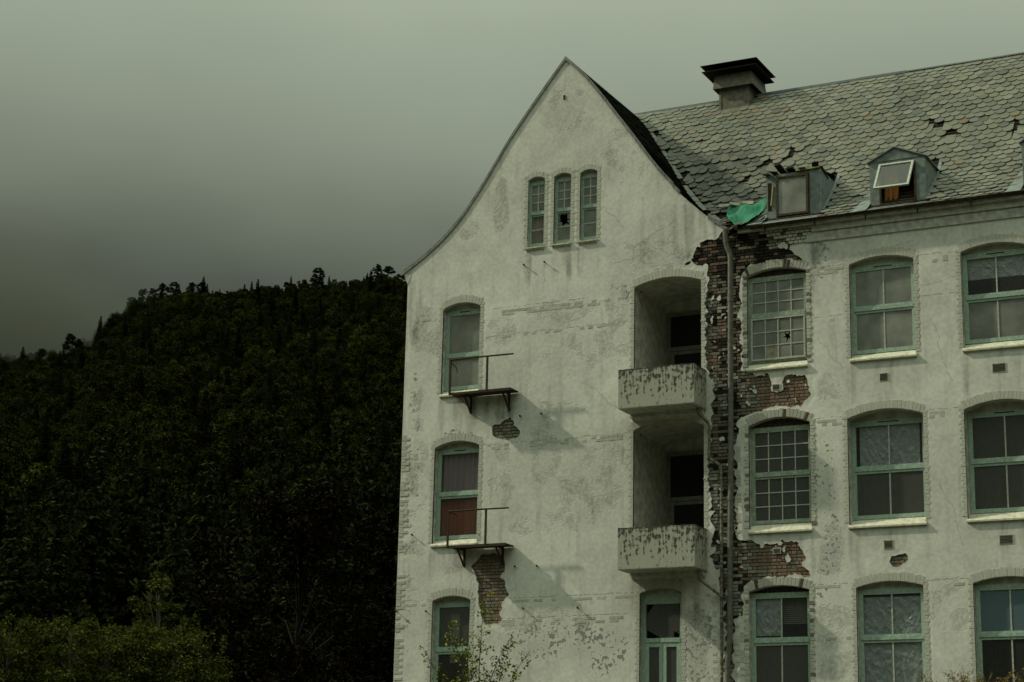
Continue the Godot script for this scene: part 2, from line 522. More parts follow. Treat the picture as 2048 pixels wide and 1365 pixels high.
	var m := mat("facade", Color(1, 1, 1), 0.93)
	m.albedo_texture = ImageTexture.create_from_image(Image.create_from_data(TW, TH, false, Image.FORMAT_RGB8, rgb))
	m.heightmap_enabled = true
	m.heightmap_texture = ImageTexture.create_from_image(Image.create_from_data(TW, TH, false, Image.FORMAT_L8, hgt))
	m.heightmap_scale = 1.1
	m.texture_repeat = false

func crack(rgb: PackedByteArray, hgt: PackedByteArray, e: Array) -> void:
	# a hairline, or the edge of a course, wandering from one place to another
	var a := Vector2((e[0] - TX0) * PPM, (TY0 + 17.5 - e[1]) * PPM)
	var b := Vector2((e[2] - TX0) * PPM, (TY0 + 17.5 - e[3]) * PPM)
	var level := absf(e[1] - e[3]) < 0.05
	var n := int(a.distance_to(b) * 1.2)
	var off := 0.0
	var side := (b - a).normalized().orthogonal()
	for k in n:
		off += rng.randfn(0.0, 0.25 if level else 0.75) - off * (0.06 if level else 0.02)
		if n_soft.get_noise_1d(k * 0.06 + e[0] * 7.0) < (-0.12 if level else -0.3):
			continue
		var p := a.lerp(b, float(k) / n) + side * off
		var x := int(p.x)
		var y := int(p.y)
		if x < 1 or y < 1 or x > TW - 2 or y > TH - 3:
			continue
		for q in 2:
			var i := (y + q) * TW + x
			var f := (0.7 if level else 0.84) if q == 0 else 0.92
			rgb[i * 3] = int(rgb[i * 3] * f)
			rgb[i * 3 + 1] = int(rgb[i * 3 + 1] * f)
			rgb[i * 3 + 2] = int(rgb[i * 3 + 2] * f)
			hgt[i] = maxi(0, hgt[i] - (50 if q == 0 else 20))

func facade_sheet(step: float, z0: float, skirt: float, with_patches: bool) -> Mb:
	# the wall's skin as a height field, cut along the outline, the openings and the bare patches
	var nx := int(19.8 / step)
	var ny := int(17.5 / step)
	var d := PackedFloat32Array()
	d.resize((nx + 1) * (ny + 1))
	var pos := PackedVector3Array()
	pos.resize(d.size())
	for j in ny + 1:
		for i in nx + 1:
			var x := -8.76 + i * step
			var y := 3.98 + j * step
			var m := minf(outline_d(x, y), open_d(x, y))
			var z := z0
			if with_patches:
				if m > -0.1:
					m = minf(m, patch_d(x, y))
				z += n_soft.get_noise_2d(x, y) * 0.0035 + n_edge.get_noise_2d(x * 0.5, y * 0.5) * 0.0012
				if m > 0.0 and m < 0.12:
					z -= 0.004
			d[j * (nx + 1) + i] = m
			pos[j * (nx + 1) + i] = Vector3(x, y, z)
	var mb := Mb.new()
	var at := PackedInt32Array()
	at.resize(d.size())
	at.fill(-1)
	for j in ny:
		for i in nx:
			var q := [j * (nx + 1) + i, j * (nx + 1) + i + 1, (j + 1) * (nx + 1) + i + 1, (j + 1) * (nx + 1) + i]
			var inside := int(d[q[0]] > 0.0) + int(d[q[1]] > 0.0) + int(d[q[2]] > 0.0) + int(d[q[3]] > 0.0)
			if inside == 0:
				continue
			var ids := PackedInt32Array()
			var cut := []
			for k in 4:
				var a: int = q[k]
				var b: int = q[(k + 1) % 4]
				if d[a] > 0.0:
					if at[a] < 0:
						at[a] = wall_vert(mb, pos[a], pos, a, nx, ny, i, j)
					ids.append(at[a])
				if (d[a] > 0.0) != (d[b] > 0.0):
					var p := pos[a].lerp(pos[b], d[a] / (d[a] - d[b]))
					ids.append(mb.vert(p, Vector3(0, 0, 1), wall_uv(p)))
					cut.append([p, d[a] > 0.0])
			for k in range(1, ids.size() - 1):
				mb.tri_i(ids[0], ids[k], ids[k + 1])
			if skirt > 0.0:
				for k in cut.size():
					var e: Array = cut[k]
					var f: Array = cut[(k + 1) % cut.size()]
					if e[1] and not f[1]:
						var back := Vector3(0, 0, -skirt)
						var w := mb.v.size()
						mb.quad(f[0], e[0], e[0] + back, f[0] + back)
						for u in 4:
							mb.uv[w + u] = wall_uv(mb.v[w + u])
	return mb

func wall_uv(p: Vector3) -> Vector2:
	return Vector2((p.x - TX0) / 20.0, (TY0 + 17.5 - p.y) / 17.5)

func wall_vert(mb: Mb, p: Vector3, pos: PackedVector3Array, a: int, nx: int, ny: int, _i: int, _j: int) -> int:
	var x := a % (nx + 1)
	var y := a / (nx + 1)
	var du := pos[a + (1 if x < nx else 0)] - pos[a - (1 if x > 0 else 0)]
	var dv := pos[a + (nx + 1 if y < ny else 0)] - pos[a - (nx + 1 if y > 0 else 0)]
	return mb.vert(p, du.cross(dv).normalized(), wall_uv(p))

# ---------------------------------------------------------------- bricks
var bricks := []           # [transform, size, colour, white-painted]

func brick_color(x: float, y: float) -> Array:
	var k := rng.randf() + n_soft.get_noise_2d(x * 3.0, y * 3.0) * 0.6
	var red := Color(0.26, 0.17, 0.13)
	var brown := Color(0.25, 0.2, 0.155)
	var dark := Color(0.034, 0.03, 0.022)
	var white := Color(0.4, 0.4, 0.35)
	var grey := Color(0.23, 0.21, 0.17)
	var c: Color
	if x < -3.0:
		c = grey if y > 11.0 and k > 0.4 else (red if k > 0.7 and y < 11.0 else brown)
		if k < 0.25:
			c = grey
	elif x > 3.0:
		c = grey if k < 0.6 else brown
	elif y > 15.0:
		if x > 1.15 and y > 15.5:
			c = white if k > 0.06 else dark
		elif x < -0.15:
			c = red if k > 0.45 else dark
		else:
			c = dark if k < 0.8 else (red if x > 1.0 else brown)
	elif x < 0.5 and y > 8.2 or x < 0.0 and y < 8.2:
		var wet := 0.36 if x > -0.08 and x < 0.34 else 0.14
		if k < wet:
			c = dark
		elif k < wet + 0.2:
			c = brown
		elif k < wet + 0.3:
			c = red
		else:
			c = white if k > 0.86 else grey
	elif x < 0.5:
		c = white if k > 0.45 else (dark if k < 0.2 else red)
	elif x < 0.75:
		c = grey if k > 0.6 else (white if k > 0.45 else brown)
	else:
		c = red if k > 0.55 else brown
		if k < 0.12:
			c = grey
	var tone := rng.randf_range(0.72, 1.25) * (1.35 if x < -3.0 or x > 3.0 else (1.2 if x > 0.75 and y < 14.0 else 1.0))
	return [Color(c.r * tone, c.g * tone, c.b * tone), c == white]

func lay_bricks() -> void:
	for q in patches:
		var box: Rect2 = q[1].grow(-0.25)
		var row := int(box.position.y / 0.079)
		while row * 0.079 < box.end.y:
			var y := row * 0.079 + 0.0395
			var header := row % 2 == 0
			var w := 0.118 if header else 0.237
			var x := floorf(box.position.x / w) * w + (0.03 if header else 0.09 * (row % 4))
			while x < box.end.x:
				var cx := x + w * 0.5
				if patch_d(cx, y) < 0.05 and open_d(cx, y) > w * 0.5 and outline_d(cx, y) > 0.02 and not (cx > 0.4 and in_arch(cx, y)):
					var c := brick_color(cx, y)
					var z := -0.036 + rng.randf_range(-0.009, 0.007)
					if c[1]:
						z += 0.012
					var t := Transform3D(Basis(Vector3(0, 0, 1), rng.randf_range(-0.012, 0.012)), Vector3(cx, y, z - 0.03))
					bricks.append([t, Vector3(w - rng.randf_range(0.01, 0.018), 0.079 - rng.randf_range(0.011, 0.018), 0.06), c[0], false])
				x += w
			row += 1

func in_arch(x: float, y: float) -> bool:
	for o in openings:
		if x < o[0] - 0.12 or x > o[1] + 0.12 or y < o[3] - 0.05 or y > o[3] + o[4] + 0.26:
			continue
		var r: float = o[5]
		if Vector2(x - (o[0] + o[1]) * 0.5, y - (o[3] + o[4] - r)).length() < r + 0.24:
			return true
	return false

func surround(o: Array, ring: float, proud: float, whole := 1.0) -> void:
	# whitewashed voussoirs over an opening and the toothed bricks of its jambs
	var r: float = o[5]
	var cx: float = (o[0] + o[1]) * 0.5
	var cy: float = o[3] + o[4] - r
	var half := asin((o[1] - o[0]) * 0.5 / r)
	var count := int(r * half * 2.0 / 0.082)
	var bare: bool = o[0] > 0.4 and o[0] < 0.7
	for k in count:
		if rng.randf() > whole:
			continue
		var a := lerpf(-half, half, (k + 0.5) / count)
		var len := ring - rng.randf_range(0.0, 0.03)
		var rad := r + len * 0.5 + 0.004
		var t := Transform3D(Basis(Vector3(0, 0, 1), -a), Vector3(cx + sin(a) * rad, cy + cos(a) * rad, proud - 0.03 + rng.randf_range(-0.002, 0.002)))
		var tone := rng.randf_range(0.94, 1.05)
		var col := Color(0.75, 0.74, 0.655)
		if bare:
			tone *= 0.82
			if rng.randf() < 0.16:
				col = Color(0.17, 0.13, 0.1)
		bricks.append([t, Vector3(2.0 * half * r / count - (0.014 if bare else 0.006), len, 0.06), Color(col.r * tone, col.g * tone, col.b * tone), true])
	var y: float = o[2] - 0.1
	var n := 0
	while y < o[3] + 0.06:
		for s in [-1.0, 1.0]:
			if s < 0 and o[0] > 0.4 and o[0] < 0.7 and rng.randf() < 0.25:
				continue
			if open_d(o[0] - 0.05 if s < 0 else o[1] + 0.05, y) < 0.04 and rng.randf() > 2.0:
				continue
			var w := 0.115 if n % 2 == 0 else 0.085
			var x: float = o[0] - w * 0.5 if s < 0 else o[1] + w * 0.5
			var tone := rng.randf_range(0.95, 1.05)
			var col := Color(0.75, 0.74, 0.655)
			if bare and rng.randf() < 0.14:
				col = Color(0.3, 0.24, 0.19)
			bricks.append([Transform3D(Basis(), Vector3(x + s * 0.001, y + 0.0395, proud - 0.03 + rng.randf_range(-0.003, 0.002))), Vector3(w, 0.074 - rng.randf_range(0.0, 0.003), 0.06), Color(col.r * tone, col.g * tone, col.b * tone), true])
		y += 0.079
		n += 1

func belt(x0: float, x1: float, y: float, rows: int, keep: float) -> void:
	# a course of whitewashed headers showing through the render
	for r in rows:
		var x := x0
		while x < x1:
			var w := 0.118
			var cx := x + w * 0.5
			if rng.randf() < keep + n_soft.get_noise_2d(cx * 1.3, y * 3.0) * 0.8 and open_d(cx, y) > 0.16 and patch_d(cx, y + r * 0.079) > 0.06 and outline_d(cx, y) > 0.1:
				var tone := rng.randf_range(0.86, 1.06)
				bricks.append([Transform3D(Basis(), Vector3(cx, y + r * 0.079 + rng.randf_range(-0.003, 0.003), -0.026 + rng.randf_range(-0.002, 0.002))), Vector3(w - 0.006, 0.072, 0.06), Color(0.74 * tone, 0.73 * tone, 0.645 * tone), true])
			x += w

func build_bricks(wall: Node) -> void:
	# the 300 largest in the picture one by one, the others joined
	var order := range(bricks.size())
	var size_of := func(i: int) -> float:
		var b: Array = bricks[i]
		var at: Vector3 = b[0].origin
		var seen := 1.0 if at.x < 7.0 and at.y > 5.5 else 0.05
		return b[1].x * b[1].y * seen * (1.0 if b[3] else 1.25) / (EYE - at).length_squared()
	var keys := PackedFloat32Array()
	for i in bricks.size():
		keys.append(size_of.call(i))
	order.sort_custom(func(a, b): return keys[a] > keys[b])
	var shapes := {}
	var mats := {}
	var rest := Mb.new()
	var rest_white := Mb.new()
	for rank in order.size():
		var b: Array = bricks[order[rank]]
		if rank < 300:
			var key := Vector3i(roundi(b[1].x * 100.0) * 4, roundi(b[1].y * 200.0) * 2, 0)
			if not shapes.has(key):
				var mb := Mb.new()
				mb.chunk(Transform3D(), Vector3(key.x / 400.0, key.y / 400.0, 0.06), 0.005)
				shapes[key] = mb.mesh()
			var c: Color = b[2]
			var ck := Vector3i(int(c.r * 40.0), int(c.g * 40.0), int(c.b * 40.0))
			if c.r < 0.2:
				ck = Vector3i(int(c.r * 80.0) + 100, int(c.g * 80.0), int(c.b * 80.0))
			if not mats.has(ck):
				var m: StandardMaterial3D = (M.painted_brick if b[3] else M.raw_brick).duplicate()
				m.vertex_color_use_as_albedo = false
				m.albedo_color = c.linear_to_srgb()
				mats[ck] = m
			var o := put_mesh("brick", shapes[key], wall)
			o.material_override = mats[ck]
			o.transform = b[0]
		else:
			var into := rest_white if b[3] else rest
			into.col = b[2]
			into.chunk(b[0], b[1], 0.004 if b[3] else 0.007)
	stuff(put("bare_bricks", rest, M.raw_brick, wall))
	stuff(put("painted_bricks", rest_white, M.painted_brick, wall))


# ---------------------------------------------------------------- windows, niches, doors
func arc_points(o: Array, n := 12) -> Array:   # left spring to right spring
	var r: float = o[5]
	var cx: float = (o[0] + o[1]) * 0.5
	var cy: float = o[3] + o[4] - r
	var half := asin((o[1] - o[0]) * 0.5 / r)
	var out := []
	for k in n + 1:
		var a := lerpf(-half, half, float(k) / n)
		out.append(Vector3(cx + sin(a) * r, cy + cos(a) * r, 0))
	return out

func reveal(o: Array, z0: float, z1: float, m: Material, parent: Node, called := "reveal", low := 0.0) -> void:
	var mb := Mb.new()
	var line := [Vector3(o[0], o[2] - low, 0)] + arc_points(o) + [Vector3(o[1], o[2] - low, 0)]
	for k in line.size() - 1:
		var a: Vector3 = line[k]
		var b: Vector3 = line[k + 1]
		mb.quad(a + Vector3(0, 0, z1), a + Vector3(0, 0, z0), b + Vector3(0, 0, z0), b + Vector3(0, 0, z1))
	put(called, mb, m, parent)

func frame_box(mb: Mb, x0: float, x1: float, y0: float, y1: float, w: float, za: float, zb: float, wt := -1.0, wb := -1.0) -> void:
	var top := w if wt < 0 else wt
	var bot := w if wb < 0 else wb
	mb.box(Vector3(x0, y0, za), Vector3(x0 + w, y1, zb))
	mb.box(Vector3(x1 - w, y0, za), Vector3(x1, y1, zb))
	mb.box(Vector3(x0 + w, y1 - top, za), Vector3(x1 - w, y1, zb - 0.002))
	mb.box(Vector3(x0 + w, y0, za), Vector3(x1 - w, y0 + bot, zb - 0.002))

func pane(x0: float, x1: float, y0: float, y1: float, z: float, m: Material, parent: Node) -> void:
	var mb := Mb.new()
	var t := rng.randf_range(-0.01, 0.01) * minf(1.0, x1 - x0)
	mb.quad(Vector3(x0, y0, z - t), Vector3(x1, y0, z + t), Vector3(x1, y1, z + t), Vector3(x0, y1, z - t))
	put("pane", mb, m, parent)

func broken_pane(x0: float, x1: float, y0: float, y1: float, z: float, m: Material, parent: Node, hx: float, hy: float, hr: float) -> void:
	var mb := Mb.new()
	var n := 17
	var rim := []
	var hole := []
	for k in n:
		var a := TAU * k / n
		var d := Vector2(cos(a), sin(a))
		var reach := minf((x1 - hx if d.x > 0 else hx - x0) / maxf(absf(d.x), 1e-4), (y1 - hy if d.y > 0 else hy - y0) / maxf(absf(d.y), 1e-4))
		rim.append(Vector3(hx + d.x * reach, hy + d.y * reach, z))
		var h := minf(reach * 0.95, hr * (rng.randf_range(0.9, 1.5) if k % 3 == 0 else rng.randf_range(0.3, 0.85)))
		hole.append(Vector3(hx + d.x * h, hy + d.y * h, z))
	for k in n:
		var l := (k + 1) % n
		mb.quad(hole[k], rim[k], rim[l], hole[l])
	put("pane", mb, m, parent)

func sash(parent: Node, x0: float, x1: float, y0: float, y1: float, cols: int, rows: int, z: float, w: float, frame_m: Material, bar_m: Material, glass: Material, special := {}) -> Node3D:
	# a sash > its frame and bars, each of its panes
	var mb := Mb.new()
	frame_box(mb, x0, x1, y0, y1, w, z - 0.02, z + 0.025)
	put("sash_frame", mb, frame_m, parent)
	var ix0 := x0 + w
	var iy0 := y0 + w
	var iw := x1 - x0 - 2 * w
	var ih := y1 - y0 - 2 * w
	var bars := Mb.new()
	var t := 0.012 if cols > 2 else 0.016
	for k in range(1, cols):
		var x := ix0 + iw * k / cols
		bars.box(Vector3(x - t, iy0, z - 0.012), Vector3(x + t, iy0 + ih, z + 0.014))
	for k in range(1, rows):
		var y := iy0 + ih * k / rows
		for c in cols:
			bars.box(Vector3(ix0 + iw * c / cols + (t if c else 0.0), y - t, z - 0.01), Vector3(ix0 + iw * (c + 1) / cols - (t if c < cols - 1 else 0.0), y + t, z + 0.012))
	if bars.v.size():
		put("glazing_bar", bars, bar_m, parent)
	for r in rows:
		for c in cols:
			var m := glass
			var key := "%d,%d" % [c, r]
			var a := ix0 + iw * c / cols
			var b := ix0 + iw * (c + 1) / cols
			var d := iy0 + ih * r / rows
			var e := iy0 + ih * (r + 1) / rows
			if special.has(key):
				var s = special[key]
				if s is Array:
					broken_pane(a, b, d, e, z, m, parent, lerpf(a, b, s[0]), lerpf(d, e, s[1]), s[2])
					continue
				m = s
			pane(a, b, d, e, z, m, parent)
	return parent

func sill(o: Array, parent: Node, zf: float, m: Material, drop := 0.16, out := 0.06) -> void:
	var mb := Mb.new()
	var x0: float = o[0] - 0.02
	var x1: float = o[1] + 0.02
	var y: float = o[2]
	mb.hexa([Vector3(x0 + 0.02, y - 0.3, zf - 0.02), Vector3(x1 - 0.02, y - 0.3, zf - 0.02), Vector3(x1 - 0.02, y + 0.01, zf - 0.02), Vector3(x0 + 0.02, y + 0.01, zf - 0.02),
		Vector3(x0, y - drop - 0.035, out), Vector3(x1, y - drop - 0.035, out), Vector3(x1, y - drop, out), Vector3(x0, y - drop, out)])
	put("sill", mb, m, parent)

func window(o: Array, house: Node, depth: float, spec: Dictionary) -> Node3D:
	var w := base("window", house)
	if spec.has("label"):
		w.set_meta("label", spec.label)
	var zf := -depth
	var wood: Material = spec.get("wood", M.teal_wood)
	var bar_m: Material = spec.get("bars", M.white_wood)
	reveal(o, 0.002, zf - 0.05, M.whitewash, w, "reveal", 0.2)
	sill(o, w, zf, M.sill, spec.get("drop", 0.17))
	var top: float = o[3] - 0.02
	var mb := Mb.new()
	var fw: float = spec.get("frame", 0.06)
	var x0: float = o[0] + 0.005
	var x1: float = o[1] - 0.005
	var y0: float = o[2]
	frame_box(mb, x0, x1, y0, top, fw, zf - 0.06, zf + 0.03, 0.085, 0.05)
	var ty: float = lerpf(y0, top, spec.get("transom", 0.5))
	mb.box(Vector3(x0 + fw, ty - 0.035, zf - 0.05), Vector3(x1 - fw, ty + 0.045, zf + 0.045))
	mb.box(Vector3(x0 + fw, ty - 0.052, zf - 0.05), Vector3(x1 - fw, ty - 0.035, zf + 0.02))
	put("frame", mb, wood, w)
	var lun := Mb.new()
	var arc := arc_points(o, 8)
	for k in 8:
		var a: Vector3 = arc[k]
		var b: Vector3 = arc[k + 1]
		lun.quad(Vector3(a.x, top - 0.01, zf), Vector3(b.x, top - 0.01, zf), Vector3(b.x, b.y + 0.01, zf), Vector3(a.x, a.y + 0.01, zf))
	put("arch_infill", lun, spec.get("infill", M.niche), w)
	if spec.get("slot", true):
		var sl := Mb.new()
		var cx := (x0 + x1) * 0.5
		var sw := (x1 - x0) * 0.14
		sl.box(Vector3(cx - sw, top - 0.058, zf + 0.02), Vector3(cx + sw, top - 0.036, zf + 0.034))
		put("vent_slot", sl, M.dark_metal, w)
	for k in [["upper", ty + 0.045, top - 0.085], ["lower", y0 + 0.05, ty - 0.052]]:
		if spec.get(k[0], true) is bool and not spec.get(k[0], true):
			continue
		var s: Dictionary = spec.get(k[0], {}) if spec.get(k[0], {}) is Dictionary else {}
		sash(w, x0 + fw, x1 - fw, k[1], k[2], s.get("cols", 2), s.get("rows", 1), zf + s.get("out", 0.0), s.get("w", 0.042), s.get("wood", wood), bar_m, s.get("glass", M.glass_dusty_sky), s.get("special", {}))
	return w

func cloth(called: String, m: Material, x0: float, x1: float, y0: float, y1: float, z: float, folds: float, depth: float, label: String, category := "curtain", group := "") -> void:
	var mb := Mb.new()
	var ph := rng.randf() * 6.0
	mb.sheet(48, 6, func(u: float, v: float) -> Vector3:
		return Vector3(lerpf(x0, x1, u) + 0.015 * sin(v * 3.0 + ph), lerpf(y0, y1, v), z + depth * sin(u * folds * TAU + ph + 0.5 * sin(v * 2.0)) * (1.2 - 0.4 * v) + depth * 0.4 * sin(u * folds * 2.7 * TAU)))
	tag(put(called, mb, m), label, category, group)

func film(x0: float, x1: float, y0: float, y1: float, z: float, deep: float, label: String, group := "plastic sheets behind the window panes") -> void:
	# crumpled plastic sheeting
	var f := FastNoiseLite.new()
	f.seed = rng.randi() % 1000
	f.noise_type = FastNoiseLite.TYPE_CELLULAR
	f.cellular_return_type = FastNoiseLite.RETURN_DISTANCE
	f.noise_type = FastNoiseLite.TYPE_SIMPLEX_SMOOTH
	f.frequency = 2.2
	f.fractal_octaves = 3
	f.fractal_type = FastNoiseLite.FRACTAL_RIDGED
	f.domain_warp_enabled = true
	f.domain_warp_amplitude = 0.35
	f.domain_warp_frequency = 1.6
	var mb := Mb.new()
	mb.sheet(56, 44, func(u: float, v: float) -> Vector3:
		var x := lerpf(x0, x1, u)
		var y := lerpf(y0, y1, v)
		return Vector3(x, y, z + deep * f.get_noise_2d(x * 1.2 + y * 0.9, y * 0.7 - x * 1.1)))
	tag(put("plastic_sheet", mb, M.film), label, "plastic sheet", group)

func all_windows(house: Node) -> void:
	var G: Material = M.glass_grey
	var D: Material = M.glass_dusty_sky
	var C: Material = M.glass_clean
	var K: Material = M.glass_dark
	var o := openings
	var W: Material = M.worn_teal_wood
	var small := {"cols": 4, "rows": 3, "w": 0.035, "glass": K}
	window(o[0], house, 0.14, {"label": "many-paned window with a broken pane and weathered frame", "wood": W, "slot": false, "frame": 0.06, "infill": M.bare_wood, "upper": {"cols": 4, "rows": 3, "w": 0.035, "glass": D}, "transom": 0.54,
		"lower": {"cols": 4, "rows": 3, "w": 0.04, "glass": D, "out": 0.05, "wood": M.white_wood, "special": {"2,1": [0.75, 0.55, 0.12], "1,0": M.board, "2,0": G}}})
	window(o[1], house, 0.17, {"upper": {"glass": G}, "lower": {"glass": G}})
	window(o[2], house, 0.17, {"upper": {"glass": C}, "lower": {"glass": D}})
	window(o[3], house, 0.17, {})
	window(o[4], house, 0.18, {"label": "many-paned window with whole panes", "wood": W, "slot": false, "frame": 0.06, "transom": 0.5, "upper": small, "lower": small, "drop": 0.2, "infill": M.bare_wood})
	window(o[5], house, 0.3, {"drop": 0.2, "lower": {"glass": K}, "upper": {"glass": C}})
	window(o[6], house, 0.3, {"drop": 0.2, "lower": {"glass": K}, "upper": {"glass": K}})
	window(o[7], house, 0.3, {"drop": 0.2})
	window(o[8], house, 0.18, {"slot": false, "transom": 0.52, "upper": {"glass": C}, "lower": {"glass": K}, "infill": M.bare_wood})
	window(o[9], house, 0.17, {"slot": false, "transom": 0.52, "upper": {"glass": C}, "lower": {"glass": C}})
	window(o[10], house, 0.17, {"slot": false, "transom": 0.52, "upper": {"glass": M.glass_sky_tint}, "lower": {"glass": C}})
	window(o[11], house, 0.17, {"slot": false, "transom": 0.52})
	window(o[12], house, 0.2, {"upper": {"cols": 1, "glass": D}, "lower": {"cols": 1, "glass": D}, "transom": 0.42, "frame": 0.06})
	window(o[13], house, 0.2, {"upper": {"cols": 1, "glass": C}, "lower": {"cols": 1, "glass": C}, "frame": 0.06, "transom": 0.49})
	window(o[14], house, 0.2, {"upper": {"cols": 1, "glass": K}, "lower": {"cols": 1, "glass": C}, "frame": 0.06, "slot": false, "transom": 0.48})
	for k in 3:
		var broken := {"0,1": [0.5, 0.5, 0.2]} if k == 1 else {}
		window(o[15 + k], house, 0.13, {"frame": 0.035, "slot": false, "transom": 0.5, "drop": 0.06, "upper": {"cols": 2, "rows": 3, "w": 0.02, "glass": D}, "lower": {"cols": 1, "rows": 2, "w": 0.025, "glass": [C, D, D][k], "special": broken}})
	# things that hang behind the panes
	film(3.12, 4.5, 10.1, 11.1, -0.35, 0.03, "crumpled bluish plastic sheet in the upper panes of a middle-floor window")
	film(3.16, 4.48, 6.35, 7.2, -0.22, 0.035, "dark-creased plastic sheet in the upper panes of the window below the small bare hole")
	film(3.16, 4.48, 5.15, 6.2, -0.22, 0.035, "pulled plastic sheet in the lower panes of the window below the small bare hole")
	film(5.75, 7.08, 14.25, 14.75, -0.22, 0.025, "short plastic strip across the top of the top-floor window at the right edge")
	film(0.64, 1.24, 6.42, 7.25, -0.23, 0.03, "grey plastic sheet behind the upper left pane of the ground-floor window beside the drainpipe")
	cloth("curtain", M.purple_curtain, -7.68, -6.58, 10.15, 11.2, -0.29, 7.0, 0.025, "purple grey curtain in the upper panes of the middle gable window")
	cloth("curtain", M.red_curtain, -7.68, -6.62, 9.05, 10.2, -0.3, 6.0, 0.03, "dark red curtain behind the lower panes of the middle gable window")
	cloth("curtain", M.pink_curtain, -5.27, -4.83, 16.35, 17.2, -0.2, 4.0, 0.02, "pinkish curtain in the left one of the three small gable windows")
	cloth("curtain", M.niche, -7.55, -6.7, 12.86, 14.8, -0.36, 3.0, 0.03, "pale curtain inside the top gable window beside the upper platform")
	cloth("curtain", M.niche, -7.35, -7.1, 6.0, 7.2, -0.38, 3.0, 0.03, "narrow pale curtain inside the ground-floor gable window behind the birch sapling")
	var blind := base("blind")
	tag(blind, "grey slatted blind behind the upper right pane of the ground-floor window beside the drainpipe", "blind")
	for k in 13:
		var mb := Mb.new()
		mb.obox(Transform3D(Basis(Vector3(1, 0, 0), 0.9), Vector3(1.56, 7.24 - k * 0.045, -0.32)), Vector3(0.62, 0.004, 0.045))
		put("slat", mb, M.lead, blind)

func niche(o: Array, house: Node, depth: float) -> void:
	var w := base("balcony_recess", house)
	reveal(o, 0.002, -depth, M.niche, w, "recess_wall")
	var back := Mb.new()
	back.quad(Vector3(o[0], o[2], -depth), Vector3(o[1], o[2], -depth), Vector3(o[1], o[3] + o[4], -depth), Vector3(o[0], o[3] + o[4], -depth))
	put("back_wall", back, M.niche, w)
	var fl := Mb.new()
	fl.box(Vector3(o[0] - 0.02, o[2] - 0.25, -depth), Vector3(o[1] + 0.02, o[2], -0.08))
	put("recess_floor", fl, M.niche, w)
	var d := Mb.new()
	var x0: float = o[0] + 0.06
	var x1: float = o[1] - 0.3
	var top: float = o[3] - 0.18
	var z := -depth + 0.004
	frame_box(d, x0, x1, o[2], top, 0.1, z, z + 0.07, 0.1, 0.15)
	var ty: float = o[2] + 2.02
	d.box(Vector3(x0 + 0.1, ty - 0.05, z), Vector3(x1 - 0.1, ty + 0.05, z + 0.085))
	put("door_frame", d, M.door_wood, w)
	var leaf := Mb.new()
	frame_box(leaf, x0 + 0.1, x1 - 0.1, o[2] + 0.15, ty - 0.05, 0.09, z, z + 0.05, 0.09, 0.5)
	put("door", leaf, M.door_wood, w)
	pane(x0 + 0.19, x1 - 0.19, o[2] + 0.65, ty - 0.14, z + 0.03, M.dark_inside, w)
	pane(x0 + 0.1, x1 - 0.1, ty + 0.05, top - 0.1, z + 0.03, M.dark_inside, w)

func french_door(o: Array, house: Node) -> void:
	var w := base("door", house)
	w.set_meta("label", "teal double glazed door under the lower balcony")
	reveal(o, 0.002, -0.24, M.whitewash, w)
	var z := -0.17
	var x0: float = o[0] + 0.005
	var x1: float = o[1] - 0.005
	var top: float = o[3]
	var f := Mb.new()
	frame_box(f, x0, x1, o[2], top, 0.09, z - 0.06, z + 0.03, 0.24, 0.1)
	f.box(Vector3(x0 + 0.09, 6.33, z - 0.05), Vector3(x1 - 0.09, 6.43, z + 0.045))
	put("frame", f, M.teal_wood, w)
	var l := Mb.new()
	var arc := arc_points(o, 8)
	for k in 8:
		l.quad(Vector3(arc[k].x, top - 0.01, z), Vector3(arc[k + 1].x, top - 0.01, z), Vector3(arc[k + 1].x, arc[k + 1].y + 0.01, z), Vector3(arc[k].x, arc[k].y + 0.01, z))
	put("arch_infill", l, M.niche, w)
	broken_pane(x0 + 0.09, x1 - 0.09, 6.43, top - 0.24, z, M.glass_dark, w, x1 - 0.2, 6.5, 0.09)
	var cx := (x0 + x1) * 0.5
	for s in [[x0 + 0.09, cx - 0.004], [cx + 0.004, x1 - 0.09]]:
		var mb := Mb.new()
		frame_box(mb, s[0], s[1], o[2] + 0.1, 6.325, 0.085, z - 0.02, z + 0.03, 0.1, 0.5)
		put("leaf", mb, M.teal_wood, w)
		pane(s[0] + 0.085, s[1] - 0.085, o[2] + 0.6, 6.225, z, M.glass_dark, w)


